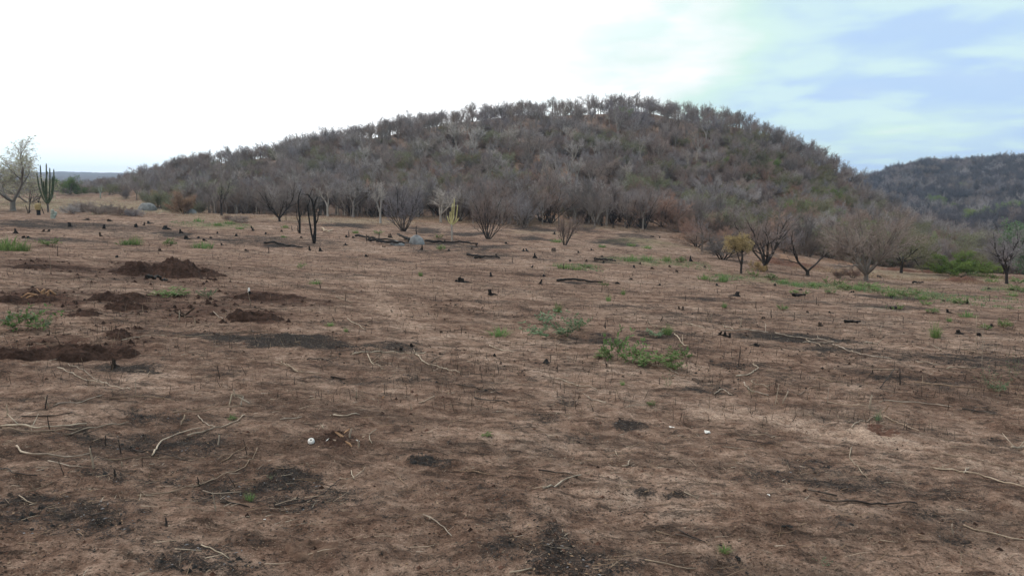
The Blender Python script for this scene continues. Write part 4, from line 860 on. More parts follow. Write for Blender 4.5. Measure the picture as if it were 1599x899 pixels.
# ------------------------------------------------------------------ labels that place a small thing by the landmark next to it
MARKS = [(268, 420, 'the largest dug heap'), (60, 458, 'the torn orange roots'), (285, 487, 'the dark forked root'), (100, 548, 'the long dug bank'), (389, 457, 'the white-topped stump'), (470, 536, 'the broad grey ash patch'), (487, 686, 'the white broken cup'),
 (535, 684, 'the pale root chips'), (662, 722, 'the black charcoal pile'), (487, 860, 'the ring-shaped anthill'), (1105, 674, 'the small white scrap'), (1380, 674, 'the reddish soil hump'), (1260, 531, 'the ash strip with pale sticks'), (968, 540, 'the tall leafy weed'), (870, 510, 'the blue-green weed patch'),
 (720, 437, 'the widest burnt stump'), (766, 456, 'the twin burnt stump'), (17, 385, 'the bright grass clump'), (490, 380, 'the taller burnt tree'), (636, 380, 'the grey boulder pair'), (762, 372, 'the brown vase-shaped tree'), (882, 383, 'the small purplish tree'), (1157, 427, 'the yellow-topped tree'),
 (1352, 437, 'the large spreading tree'), (1502, 435, 'the red earth heap'), (1350, 788, 'the long dark charred pole'), (880, 752, 'the thick pale stick'), (1396, 590, 'the propped stick frame'), (1524, 553, 'the tall thin stalk'), (1545, 605, 'the feathery green bush weed'), (368, 624, 'the bent stalk tangle'), (85, 715, 'the hooked pale pole'),
 (1340, 725, 'the forked pale twig'), (1156, 870, 'the black scrap'), (75, 330, 'the tall cactus'), (235, 325, 'the larger pale boulder'), (1068, 552, 'the spreading green weed'), (1149, 459, 'the pale-topped burnt stump'), (905, 441, 'the long black log'), (1096, 393, 'the half-dead tree'), (200, 378, 'the green twin tufts'), (560, 565, 'the pale cross of sticks')]
def where(px, py, skip=None):
    best = None
    for mx, my, nm in MARKS:
        if skip and nm in skip: continue
        dx, dy = px - mx, (py - my) * 1.6; d = math.hypot(dx, dy)
        if d < 3: continue
        if best is None or d < best[0]: best = (d, dx, dy, nm)
    d, dx, dy, nm = best
    far = 'close ' if d < 45 else '' if d < 130 else 'well '
    if abs(dx) > 1.2 * abs(dy): rel = (far + 'to the right of ') if dx > 0 else (far + 'to the left of ')
    else: rel = ((far or '') + ('in front of ' if dy > 0 else 'behind '))
    return rel.replace('well in', 'some way in').replace('well behind', 'some way behind') + nm
USED = {}
def uniq(lab):
    """the same words twice get a size or order word that stays true"""
    if len(lab.split()) > 16: lab = lab.replace('close to the', 'to the').replace('well to the', 'to the').replace('some way ', '')
    if len(lab.split()) > 16: lab = lab.replace('straight ', '').replace('bent ', '')
    USED[lab] = USED.get(lab, 0) + 1
    return lab

# ------------------------------------------------------------------ sticks, stalks
def stick(pts, w, mat, label=None, seed=0, lift=0.0, name='stick', look=None, group='loose sticks and stalks on the field'):
    G = [ground_at(*p) for p in pts]; c = G[len(G) // 2]; k = m_per_px(c); r = max(w * .52 * k, .0023); rn = random.Random(seed * 7 + int(pts[0][0]))
    Q = []
    for i in range(len(G) - 1):
        L = (G[i + 1] - G[i]).length; ns = max(2, min(10, int(L / .05)))
        for s in range(ns):
            q = G[i].lerp(G[i + 1], s / ns); Q.append(q)
    Q.append(G[-1]); n_ = len(Q)
    for _ in range(2):
        for j in range(1, n_ - 1): Q[j] = Q[j - 1] * .22 + Q[j] * .56 + Q[j + 1] * .22
    out = []; wob = 0.0
    for j, q in enumerate(Q):
        z = float(height(q.x, q.y)); wob = wob * .8 + rn.uniform(-1, 1) * r * .9
        out.append(Vector((q.x + rn.uniform(-1, 1) * r * .6, q.y + rn.uniform(-1, 1) * r * .6, z + r * 1.05 + .003 + lift + abs(wob) * .6)))
    b = MB(); b.tube([o - c for o in out], [r * (1.0 - .45 * j / n_) * rn.uniform(.82, 1.15) for j in range(n_)], 6)
    for _ in range(0 if w < 1.6 or name != 'stick' else rn.randint(0, 2)):       # a snapped side shoot
        j = rn.randrange(n_ // 4, max(n_ - 1, n_ // 4 + 1)); d = rv(rn); d.z = abs(d.z) * .5 + .1
        b.tube([out[j] - c, out[j] - c + d * r * rn.uniform(8, 26)], [r * .6, r * .25], 4)
    if label is None: label = f"{look} lying {where(*pts[len(pts) // 2], )}"
    return tag(link(name, b.mesh(name, M[mat], True), None, c), uniq(label), 'stick', group)
P_, T_, K_ = 'stick_pale', 'stick_tan', 'stick_dark'
STK = [
 ([(89,575),(124,590),(158,598),(204,609)],1.5,P_),([(106,569),(143,590),(162,598)],1.3,P_),([(83,635),(128,628),(158,618)],1.6,P_),([(173,622),(230,620),(271,627)],1.8,T_),([(34,652),(75,651),(113,645)],2.2,K_),
 ([(0,667),(70,668),(136,663)],3.0,P_),([(4,671),(70,676),(128,669)],2.6,T_),([(101,680),(151,669),(200,661)],2.4,P_),([(26,698),(32,707),(57,715),(102,715),(141,711)],3.2,P_,'hooked pale pole curving along the ground in the lower field'),([(75,721),(130,730)],2.0,P_),
 ([(239,713),(245,699),(264,684),(290,675),(313,670)],2.8,P_,'bow-shaped pale stick, the thicker of two curving sticks near the stubble'),([(292,682),(328,673),(362,662),(383,649)],2.4,P_),([(207,703),(264,713),(294,720)],2.2,K_),([(168,718),(264,715),(358,711)],1.5,T_),([(346,722),(365,710),(385,696)],1.8,T_),
 ([(215,775),(279,767),(339,748),(385,730),(402,700)],2.0,T_,'very long thin tan stalk sweeping in an arc over the ground'),([(317,767),(377,769)],1.8,P_),([(281,794),(334,800)],1.6,T_),([(0,733),(23,745),(58,745)],2.6,K_),([(315,852),(335,862),(358,873)],2.0,P_),([(273,858),(315,861)],1.1,P_),([(143,807),(170,803)],2.6,K_),
 ([(309,650),(320,662),(339,669)],1.6,P_),([(271,645),(330,640),(373,635)],1.6,T_),([(345,786),(390,794)],2.6,K_),([(428,792),(472,786),(502,775),(532,750)],2.4,K_),([(530,748),(553,748),(566,737),(570,730)],2.0,P_),([(553,748),(548,735)],1.6,P_),
 ([(660,805),(683,813),(694,826),(705,838)],2.2,P_),([(617,692),(660,692)],2.0,T_),([(521,649),(543,652),(562,648)],2.0,P_),([(438,656),(472,652)],1.6,P_),([(605,733),(622,745),(634,758)],1.5,T_),([(709,735),(773,743)],1.5,T_),([(654,630),(679,619)],1.5,P_),([(715,601),(750,608),(785,617)],2.2,K_),([(741,622),(794,630)],2.0,K_),
 ([(581,694),(575,681),(588,671)],1.6,P_),([(430,568),(468,583),(502,585)],2.0,T_),([(516,590),(540,593)],3.0,K_),([(479,563),(527,560)],2.0,K_),([(550,554),(574,551),(620,551),(666,551)],1.8,P_,'long straight pale stick on the near edge of the broad ash patch'),([(574,554),(585,571)],1.8,P_),([(649,554),(663,568),(690,575),(718,583)],2.2,P_),([(672,566),(685,558),(695,550)],1.5,T_),
 ([(588,570),(601,578)],1.6,P_),([(764,540),(780,546),(800,551)],1.5,P_),([(438,566),(455,575),(475,583)],1.8,P_),([(542,498),(560,508),(571,516)],1.4,P_),([(524,464),(550,474)],1.4,P_),([(849,764),(875,752),(907,744)],3.2,P_,'thick pale crooked stick alone on the bare ground of the mid front'),([(841,735),(870,738),(902,745)],2.6,K_),
 ([(919,620),(930,627),(946,630)],2.0,P_),([(868,592),(898,602),(932,609)],1.6,P_),([(977,637),(1011,633)],1.5,P_),([(971,729),(983,729),(982,722)],2.4,P_),([(960,705),(966,714)],1.8,P_),([(1068,769),(1090,779)],1.5,P_),([(1007,875),(1041,882),(1088,889)],2.2,P_),([(1024,830),(1060,841)],1.8,T_),([(1054,835),(1102,847)],1.8,K_),([(1060,828),(1102,848)],2.0,K_),
 ([(1013,850),(1064,850)],1.8,T_),([(795,896),(815,893),(830,888)],2.8,P_),([(1117,786),(1134,797)],1.5,T_),([(1149,588),(1173,584),(1185,575),(1175,569)],1.8,P_,'pale hooked stick curling back on itself beyond the small sprig'),([(1115,616),(1128,607),(1143,618)],1.8,P_),([(1162,598),(1173,613),(1200,618)],2.0,P_),([(1173,596),(1200,608)],1.8,P_),([(1128,698),(1173,701)],1.1,P_),([(1150,688),(1200,694)],1.8,K_),([(1019,571),(1045,577),(1060,586)],1.5,P_),
 ([(1330,700),(1326,715),(1340,732),(1355,749)],2.2,P_,'forked pale twig, its longer bent arm, on the near side of the path'),([(1336,718),(1364,732)],1.4,T_),([(1279,703),(1328,705)],1.3,T_),([(1453,732),(1498,737),(1539,745),(1599,762)],3.0,P_,'long pale pole beside the footpath running out of view'),([(1505,740),(1513,731)],2.0,P_),([(1472,709),(1539,722),(1599,737)],2.0,T_),([(1279,781),(1310,786),(1351,788),(1432,788)],3.6,K_,'long dark charred pole with pale flecks, thickest stick of the front'),([(1262,767),(1306,776)],3.2,K_),
 ([(1504,821),(1539,833),(1599,844)],2.4,P_,'long pale stick cut off by the edge of view in the front corner'),([(1330,669),(1340,660),(1366,650)],1.8,P_),([(1381,650),(1404,662),(1434,673)],1.6,P_),([(1245,617),(1264,606),(1296,603)],1.6,T_),([(1277,591),(1317,600)],1.8,T_),([(1426,598),(1502,607),(1599,605)],2.0,T_),([(1373,628),(1464,632),(1487,637)],1.8,P_),([(1292,628),(1358,635)],1.6,P_),([(1580,701),(1602,698)],4.0,P_),
 ([(1502,639),(1530,644),(1558,650)],2.4,K_),([(1211,521),(1260,530),(1306,536)],1.8,P_),([(1253,536),(1308,536)],1.8,P_),([(1300,539),(1330,550),(1359,557),(1392,561)],2.2,P_),([(1350,536),(1370,538)],2.2,P_),([(1258,530),(1285,541)],1.4,P_),([(1503,546),(1534,553)],1.6,P_),([(1478,577),(1525,574)],2.0,P_),([(1459,541),(1470,548)],1.6,P_),([(1278,591),(1311,598)],1.4,T_),([(1069,506),(1101,513)],1.8,P_),([(1011,503),(1030,512)],1.4,P_),([(1053,522),(1073,541)],2.0,P_),([(1127,517),(1160,516),(1200,520)],1.8,P_),([(1130,510),(1145,516)],1.6,P_),
 ([(880,600),(930,598)],1.2,T_),([(1480,700),(1560,712)],1.1,T_),([(1000,560),(1040,566)],1.2,T_),([(350,522),(420,519)],2.0,T_),([(333,487),(352,503)],1.4,P_),([(190,532),(255,524),(330,524)],1.3,P_),([(300,640),(340,632)],1.2,T_),([(1350,480),(1420,488)],1.2,P_),([(640,700),(700,712)],1.3,K_),([(40,770),(85,752)],1.6,T_),([(30,775),(55,788)],1.6,P_),([(1430,565),(1472,572)],1.2,P_),([(930,650),(975,655)],1.3,K_),
]
LK = {P_: 'pale', T_: 'tan', K_: 'charred black'}
for i, s in enumerate(STK):
    L = sum(math.hypot(a[0] - b[0], a[1] - b[1]) for a, b in zip(s[0][:-1], s[0][1:])); bent = len(s[0]) > 2
    look = f"{'long' if L > 90 else 'short' if L < 32 else ''} {'thick' if s[1] >= 2.6 else 'thin' if s[1] < 1.7 else ''} {LK[s[2]]} {'bent' if bent else 'straight'} stick"
    stick(s[0], s[1], s[2], s[3] if len(s) > 3 else None, i, look=' '.join(look.split()))

def upright(px, py, h, lean, w, mat, label=None, look=None, name='stalk', jag=True, group='upright stubs and stalks'):
    p = ground_at(px, py); k = m_per_px(p); rn = random.Random(int(px * 3 + py)); side = Vector((1, -p.x / p.y, 0)).normalized()
    top = side * lean * k + Vector((0, rn.uniform(-.2, .2) * h * k, h * k)); b = MB(); n_ = 5
    pts = [top * (j / n_) + Vector((rn.uniform(-1, 1), rn.uniform(-1, 1), 0)) * w * k * .25 * (1 if j else 0) - Vector((0, 0, .02 if j == 0 else 0)) for j in range(n_ + 1)]
    r = max(w * .5 * k, .002); b.tube(pts, [r * (1.15 - .4 * j / n_) for j in range(n_ + 1)], 6)
    for i in range(6): b.v[-1 - i] = b.v[-1 - i] + Vector((0, 0, rn.uniform(-.2, 1.6) * r * 1.5))
    if h * k > .12 and rn.random() < .5:
        j = rn.randint(2, 4); b.tube([pts[j], pts[j] + Vector((rn.uniform(-1, 1), rn.uniform(-1, 1), .8)) * h * k * .25], [r * .6, r * .3], 4)
    if label is None: label = f"{look} {where(px, py)}"
    return tag(link(name, b.mesh(name, M[mat], True), None, p), uniq(label), 'stalk', group)
UPR = [(12,649,17,1,3,P_),(70,637,20,5,2,K_),(76,635,16,-4,2.2,P_),(77,669,19,-3,1.8,K_),(165,696,17,1,2.2,K_),(189,707,22,-1,2.2,K_),(180,744,11,0,3.6,K_),(100,741,23,-6,1.4,K_),(222,728,13,1,1.4,K_),(190,728,7,0,3,P_),(232,748,15,3,1.6,T_),(311,758,13,-1,3,K_),(337,797,33,-1,2,P_),(259,820,9,0,4,K_),(368,760,19,-8,1.4,K_),(386,711,25,-5,1.4,K_),
 (341,694,14,1,2.6,P_),(282,662,12,8,3,P_),(343,590,21,-1,1.4,K_),(212,615,23,0,1.2,P_),(146,731,32,-5,3.4,P_),(141,711,14,0,3,K_),(1488,833,16,-4,2.6,P_),(1405,601,26,-2,2.2,K_),(1362,583,8,0,2,K_),(1357,637,20,3,3,P_),(1382,641,9,4,2.6,T_),(1222,630,20,8,2.2,P_),(1210,634,36,6,1.2,P_),(1292,625,20,2,1,P_),(1340,622,16,0,1,P_),(1153,571,29,3,1.4,K_),(945,512,7,0,2,K_),(905,502,9,1,1.6,P_),
 (1156,510,13,1,1.6,P_),(1204,496,12,0,1.6,K_),(1524,553,62,-7,1.1,P_,'tall thin pale stalk standing alone above the dark ground'),(1533,575,70,4,.8,P_),(849,432,17,2,1,P_),(1020,517,9,4,1.8,P_),(1031,502,8,4,1.6,K_),(558,420,18,1,1,P_),(240,452,14,0,1,T_),(80,425,30,-1,1.0,T_),(392,478,35,-4,1,P_),(280,500,14,1,1.6,P_),(305,507,10,0,1.8,P_),(360,490,18,2,.8,T_),(90,400,16,1,1,K_),(115,440,18,0,.8,T_),
 (1310,470,9,1,1.2,P_),(1375,520,12,1,1,P_),(1410,505,10,0,1,K_),(1452,505,9,0,1,P_),(1275,475,10,0,1.2,K_),(1240,500,12,0,1,K_),(1180,480,9,0,1,K_),(1300,505,8,1,1,K_),(1090,490,10,0,1,K_),(1110,500,10,1,1,P_),(1000,450,8,0,1,P_),(720,520,10,2,1,K_),(680,470,9,0,1,K_),(700,505,8,0,1,T_),(540,470,11,0,1,K_),(460,600,12,1,1,K_),(420,545,14,-2,1,K_),(600,615,16,0,1,K_),(556,620,10,1,2,P_),(642,640,8,0,2,P_),
 (560,697,10,0,3,P_),(545,682,12,4,3,P_),(1030,600,10,0,1,K_),(1130,560,10,1,1,K_),(870,580,9,0,1,K_),(760,560,9,0,1,K_),(1070,470,9,0,1,K_),(940,455,9,0,1,K_),(880,420,8,0,1,K_),(800,410,8,0,1,K_),(650,420,8,0,1,K_),(500,450,9,0,1,K_),(1250,590,11,1,1,K_),(1330,600,12,0,1,K_),(1440,600,13,1,1,P_),(1290,575,10,0,1,P_),(1480,640,14,0,1,K_),(1180,640,12,0,1,K_),(1545,470,10,0,1,K_),(1590,500,11,0,1,K_),
 (420,395,9,0,1.4,K_),(545,370,9,0,1.4,K_),(573,377,10,0,1.6,K_),(592,372,7,0,1.4,K_),(650,366,12,0,1.8,K_),(447,345,8,0,1.2,T_),(528,338,12,0,1.2,P_),(570,335,16,0,1.6,K_),(456,360,7,0,1.2,K_)]
for s in UPR:
    hh = 'tall' if s[2] > 24 else 'short' if s[2] < 11 else ''
    look = f"{hh} {'thick' if s[4] >= 2.6 else 'thin'} {LK[s[5]]} upright {'stub' if s[4] >= 2 else 'stalk'}"
    upright(*s[:6], label=s[6] if len(s) > 6 else None, look=' '.join(look.split()))
# the stick propped on two stubs, and the tangle of bent stalks
p0 = ground_at(1362, 583); k = m_per_px(p0)
def bar(name, label, a, b_, ha, hb, w, mat, cat='stick', group='loose sticks and stalks on the field'):
    A, B = ground_at(*a), ground_at(*b_); k = m_per_px(A); A = A + Vector((0, 0, ha * k)); B = B + Vector((0, 0, hb * k)); rn = random.Random(int(a[0])); m = MB()
    pts = [A.lerp(B, t / 6) + rv(rn) * w * k * .2 for t in range(7)]; m.tube([q - A for q in pts], [w * .5 * k] * 7, 6)
    return tag(link(name, m.mesh(name, M[mat], True), None, A), uniq(label), cat, group)
bar('stick', 'tan stick propped level on two dark stubs', (1361, 585), (1402, 587), 9, 10, 2.4, T_)
bar('stick', 'dark stick leaning on the propped level stick', (1374, 606), (1396, 590), 0, 16, 1.6, K_)
for a, b_, ha, hb, lab in [((358, 632), (363, 630), 0, 16, 'pale bent stalk at one side of the stalk tangle'), ((363, 630), (380, 632), 16, 14, 'pale stalk lying level across the stalk tangle'), ((380, 632), (376, 634), 14, 0, 'short pale stalk holding up the far end of the tangle'), ((367, 632), (366, 631), 12, 24, 'white upright splinter on top of the stalk tangle'), ((372, 632), (390, 633), 14, 4, 'pale stalk drooping out of the stalk tangle')]:
    bar('stalk', lab, a, b_, ha, hb, 2.4, P_, 'stalk', 'upright stubs and stalks')

# ------------------------------------------------------------------ burnt stumps and logs
def stump_mesh(seed, spread=1.0, tall=1.5, forks=1):
    rn = random.Random(seed); b = MB()
    for f in range(forks):
        off = Vector((rn.uniform(-1, 1), rn.uniform(-.6, .6), 0)) * (.75 if forks > 1 else 0); ln = Vector((rn.uniform(-.3, .3), rn.uniform(-.3, .3), 0)); T = tall * rn.uniform(.65, 1.1)
        o = len(b.v); sides, rings = 10, 5
        for i in range(rings):
            t = i / (rings - 1); r = (.62 if forks > 1 else 1) * (1.25 - .9 * t ** .5 * .55 + (spread - 1) * (1 - t) ** 3) * (1 if i < rings - 1 else .75)
            for s in range(sides):
                a = 2 * PI * s / sides; rr = r * .5 * rn.uniform(.72, 1.25); z = t * T - .15
                if i >= rings - 2: z += rn.uniform(-.25, .38) * T * .5
                b.v.append(off + ln * t * T + Vector((math.cos(a) * rr, math.sin(a) * rr, z)))
        for i in range(rings - 1):
            for s in range(sides): s2 = (s + 1) % sides; b.f.append((o + i * sides + s, o + i * sides + s2, o + (i + 1) * sides + s2, o + (i + 1) * sides + s)); b.mi.append(0)
        b.v.append(off + ln * T + Vector((0, 0, T * .7))); c = len(b.v) - 1
        for s in range(sides): b.f.append((o + (rings - 1) * sides + s, o + (rings - 1) * sides + (s + 1) % sides, c)); b.mi.append(0)
    for _ in range(rn.randint(2, 4)):
        a = rn.uniform(0, 6.28); d = Vector((math.cos(a), math.sin(a), 0)); b.tube([d * .3 + Vector((0, 0, .2)), d * .7 * spread + Vector((0, 0, .06)), d * 1.05 * spread + Vector((0, 0, -.08))], [.22, .15, .07], 5)
    return b.mesh('charred_stump', M['char'])
SM = [stump_mesh(20 + k, 1.0 + .3 * (k % 3), 1.2 + .35 * (k % 4), 1 + (k % 5 == 2)) for k in range(9)]
SB = [stump_mesh(40 + k, 1.2, .9 + .3 * k, 1 + k % 2) for k in range(4)]
for m_ in SB: m_.materials[0] = M['char_brown']
GST = 'burnt stumps over the field'
def stump(px, py, w, h, label=None, mesh=None, look=None):
    p = ground_at(px, py); k = m_per_px(p); rn = random.Random(int(px * 7 + py)); me = mesh or rn.choice(SM + SB)
    zt = max(v.co.z for v in me.vertices)
    label = label or f"{look or ('tall black burnt stump' if h > w * 1.4 else 'squat black burnt stump' if h < w * .8 else 'black burnt stump')} {where(px, py)}"
    return tag(link('charred_stump', me, None, p, rn.uniform(0, 6.28), (w * k / 1.3, w * k / 1.3, h * k / zt * .9)), uniq(label), 'stump', GST)
stump(720, 441, 14, 10, 'widest burnt stump with spreading black roots in mid field', SM[2]); stump(712, 440, 7, 4, 'low black burnt root knot touching the widest burnt stump')
stump(766, 460, 11, 11, 'twin burnt stump with two black prongs in front of the widest one', SM[7])
STUMPS = [(767,432,4,9),(572,401,5,5),(659,390,4,10),(744,386,4,6),(484,391,4,8),(500,392,4,7),(843,443,5,8),(835,403,4,10),(1078,408,4,10),(999,413,4,5),(991,418,5,5),(1046,417,5,4),(1058,425,5,5),(1063,484,7,7),(963,443,9,4),(820,392,6,5),(862,392,9,6),(849,432,4,5),(1281,509,7,8),(1261,488,5,4),(1298,489,6,4),(1481,488,7,7),(1510,474,4,9),(1392,465,3,6),(1498,521,9,8),(1528,524,9,6),(1548,510,5,6),(1474,471,6,4),
 (110,354,8,8),(232,349,7,5),(225,352,5,6),(212,355,7,7),(258,358,9,7),(282,364,4,8),(291,374,8,8),(157,369,5,8),(162,357,6,8),(172,346,9,5),(25,364,4,9),(135,344,9,4),(250,392,6,5),(319,376,6,4),(340,365,4,4),(330,372,6,3),(369,369,5,5),(346,383,5,4),(395,360,4,5),(393,357,3,5),(541,371,5,5),(552,372,5,4),(609,371,4,9),(440,362,4,4),(694,379,4,5),(735,390,5,5),(790,381,5,4),(903,395,5,4),(940,402,6,4),(915,409,5,5),(930,408,4,6),(943,411,5,5),
 (1018,420,6,4),(830,418,4,5),(775,400,4,4),(700,392,5,4),(540,383,4,4),(600,386,4,4),(470,372,5,4),(415,366,5,4),(1100,418,5,4),(1210,446,5,4),(1331,457,4,4),(1442,466,5,4),(1545,452,6,4),(1120,446,5,4),(890,408,4,4),(1030,446,5,4),(985,437,5,4),(925,391,4,4),(865,366,4,5),(958,356,3,7),(978,356,3,7),(940,353,3,7),(1030,372,3,4),(1018,370,4,3),(1192,497,4,4),(1250,453,4,3),(40,372,9,5),(70,362,8,5),(310,372,5,4),(385,392,6,4),(182,402,6,4),
 (853,566,9,6),(772,556,5,5),(625,546,6,5),(642,540,8,6),(690,520,7,5),(1180,540,9,6),(1128,524,9,9),(1140,527,6,8)]
for s in STUMPS: stump(*s)
stump(1149, 462, 10, 9, 'burnt stump with a pale tip standing alone in the mid field', SM[5]); stump(389, 464, 8, 12, 'small stump with a whitish split top on the long low dug heap', SM[4])
p = ground_at(389, 464); k = m_per_px(p); b = MB(); b.tube([Vector((0, 0, 8 * k)), Vector((.5 * k, 0, 15 * k))], [2.4 * k, 1.2 * k], 6); o_ = [o for o in COL.objects if o.get('label', '').startswith('small stump with a whitish')][0]
c_ = link('split_top', b.mesh('split_top', M['white_bone']), None); c_.location = p; bpy.context.view_layer.update(); c_.parent = o_; c_.matrix_parent_inverse = o_.matrix_world.inverted()
stump(178, 572, 9, 16, 'dark upright root with a thick head on the long dug bank', SB[2])
stump(176, 576, 5, 5, 'small dark root knob at the foot of the upright root on the bank', SB[0])
GLG = 'charred logs on the field'
def log(pts, w, label, mat='char', name='charred_log', lift=0):
    return (lambda o: (o.__setitem__('label', label), o.__setitem__('category', 'log'), o.__setitem__('group', GLG)))(stick(pts, w, mat, label, int(pts[0][0]), lift, name))
for pts, w, lab in [([(869, 441), (900, 440), (942, 444)], 4, 'long black log lying flat in the right half of mid field'.replace('right half of ', '')), ([(927, 407), (945, 408), (962, 411)], 3.5, 'black log behind the long black log, by small burnt stumps'), ([(412, 382), (440, 384), (472, 389)], 3.5, 'black log just in front of the taller burnt tree'), ([(730, 400), (750, 403), (779, 406)], 4, 'black log lying beyond the widest burnt stump'),
 ([(742, 406), (756, 405)], 4, 'short black log crossing the log beyond the widest burnt stump'), ([(1237, 465), (1246, 465), (1257, 466)], 5, 'short thick black log at the near side of the green weed band'), ([(1318, 506), (1330, 506), (1343, 507)], 5, 'short thick black log on bare soil past the ash strip'), ([(1389, 484), (1399, 485), (1409, 484)], 5, 'short black log with green leaves sprouting over it'),
 ([(556, 371), (580, 374), (620, 380)], 3.5, 'black log at the far end of the boulder log pile'), ([(575, 378), (600, 381), (632, 384)], 5, 'thick black log pressed against the flat grey boulder'), ([(640, 378), (632, 374), (622, 372)], 5, 'stubby black log end beside the tilted boulder'), ([(664, 379), (700, 382), (745, 384)], 4, 'black log reaching from the tilted boulder towards the brown tree'), ([(234, 456), (246, 449), (259, 443)], 5, 'black log sticking up out of the dark dug heap')]:
    log(pts, w, lab, lift=.02)
log([(503, 359), (506, 363), (513, 365), (519, 362)], 3.6, 'white curved log lying beyond the taller burnt tree', 'stick_pale', 'pale_log', .05)
for o in COL.objects:
    if o.get('label', '').startswith('black log sticking up'): o.rotation_euler = (0, -R(16), 0); o.location.z += .18
log([(1425, 443), (1432, 443), (1441, 443)], 3, 'dark log lying on the tan dry grass'); log([(1370, 433), (1376, 435)], 3.5, 'small dark log end behind the large spreading tree')
# torn roots
limbs('torn_root', 'torn orange-brown root mass lying on the dark dug bank', 'root', 68, 466, [([(0, -2), (0, 6), (-1, 13), (3, 17)], 4.2, 2.4), ([(-1, 3), (-10, 9), (-20, 6), (-28, 1)], 2.6, 1.4), ([(2, 10), (10, 14), (17, 7)], 2.4, 1.6), ([(-8, 8), (-20, 12), (-34, 3)], 1.8, 1.2), ([(4, 2), (7, 9), (8, 15)], 2.6, 1.4), ([(-3, 12), (-8, 18)], 1.6, .8)], M['wood_fresh'], part='root', depth=.6, seed=8)
limbs('forked_root', 'dark forked root with upturned ends in front of the cloddy dug heap', 'root', 285, 494, [([(-4, -1), (2, 4), (10, 9), (18, 16)], 2.4, 1.8), ([(0, 3), (-7, 9), (-13, 14)], 1.9, .9), ([(3, 5), (-2, 9), (-3, 16)], 1.2, .6), ([(6, 2), (14, 1)], 1.5, .8)], M['char_brown'], part='root', depth=.5, seed=9)
limbs('torn_root', 'small pale root tangle beside the white-topped stump', 'root', 401, 496, [([(0, 0), (-6, 7), (-16, 9)], .9, .4), ([(0, 0), (5, 8)], .7, .4), ([(-5, 6), (-8, 12)], .6, .3)], M['stick_tan'], part='root', depth=.5, seed=10)
# chips of pale root in the dug spot, bits on the ground
CH = [(531,683,16,'wood_fresh'),(524,690,9,'stick_pale'),(545,697,14,'wood_fresh'),(559,690,7,'white_bone'),(511,688,7,'white_bone'),(553,672,9,'stick_tan'),(541,676,11,'wood_fresh'),(598,623,11,'wood_fresh'),(503,668,9,'stick_pale'),(568,683,7,'stick_pale'),(965,529,7,'straw'),(700,615,5,'straw')]
rn = random.Random(3)
for px, py, w, mt in CH:
    p = ground_at(px, py); k = m_per_px(p); b = MB(); d = Vector((rn.uniform(-1, 1), rn.uniform(-.5, .5), rn.uniform(.1, .6))).normalized() * w * k * .6
    b.tube([-d * .7, -d * .2 + rv(rn) * w * k * .08, d * .4, d], [w * k * .06, w * k * .14, w * k * .12, w * k * .03], 5, prof=[1, .55]); tag(link('wood_chip', b.mesh('wood_chip', M[mt]), None, p + Vector((0, 0, w * k * .3))), uniq(f"{'pale' if mt in ('white_bone', 'stick_pale', 'straw') else 'orange-brown'} splintered wood chip {where(px, py, None)}"), 'wood chip', 'pale wood chips')
p = ground_at(486, 690); k = m_per_px(p); b = MB(); prof = [(5.0, 0), (5.6, 2), (5.2, 4.5), (4.0, 6.5), (2.4, 7.2), (1.8, 6.6), (1.6, 3)]; S_ = 14; o_ = 0
for r_, z_ in prof:
    for s in range(S_): b.v.append(Vector((math.cos(2 * PI * s / S_) * r_ * k, math.sin(2 * PI * s / S_) * r_ * k, z_ * k)))
for i in range(len(prof) - 1):
    for s in range(S_): b.f.append((i * S_ + s, i * S_ + (s + 1) % S_, (i + 1) * S_ + (s + 1) % S_, (i + 1) * S_ + s)); b.mi.append(0)
cup = tag(link('broken_cup', b.mesh('broken_cup', M['white_bone'], True), None, p), 'small round white object with a dark hole lying beside the pale root chips', 'cup'); cup.rotation_euler = (R(38), R(10), 0)
b = MB(); b.tube([Vector((0, 0, 2.8 * k)), Vector((0, 0, 3.2 * k))], [1.9 * k] * 2, 10); link('dark_hole', b.mesh('dark_hole', M['char']), cup)
def scrap(px, py, w, label, mat, seed, cat='scrap', tall=.5):
    p = ground_at(px, py); k = m_per_px(p); rn = random.Random(seed); b = MB()
    for q in range(3):
        c = Vector((rn.uniform(-.4, .4), rn.uniform(-.3, .3), rn.uniform(.1, .3))) * w * k; o = len(b.v); m_ = 7
        for i in range(4):
            for j in range(m_):
                th = i / 3 * PI; r = w * k * .3 * rn.uniform(.6, 1.2); b.v.append(c + Vector((math.sin(th) * math.cos(j / m_ * 6.283) * r, math.sin(th) * math.sin(j / m_ * 6.283) * r, math.cos(th) * r * tall)))
        for i in range(3):
            for j in range(m_): b.f.append((o + i * m_ + j, o + (i + 1) * m_ + j, o + (i + 1) * m_ + (j + 1) % m_, o + i * m_ + (j + 1) % m_)); b.mi.append(0)
    return tag(link('scrap', b.mesh('scrap', M[mat]), None, p), label, cat)
scrap(1105, 676, 11, 'small crumpled white scrap on the brown soil', 'white_bone', 1); scrap(1049, 668, 8, 'tiny flat white scrap beside the crumpled white scrap', 'white_bone', 2, tall=.2); scrap(413, 811, 4, 'tiny white speck of scrap alone in the front soil', 'white_bone', 3)
scrap(1155, 874, 13, 'angular black scrap beside the small green tuft at the front', 'char', 4); scrap(1230, 825, 16, 'flat black charred chip lying by itself at the front', 'char', 5, tall=.3); scrap(1200, 773, 5, 'tiny white chip on the soil near the long charred pole', 'white_bone', 6, tall=.4)
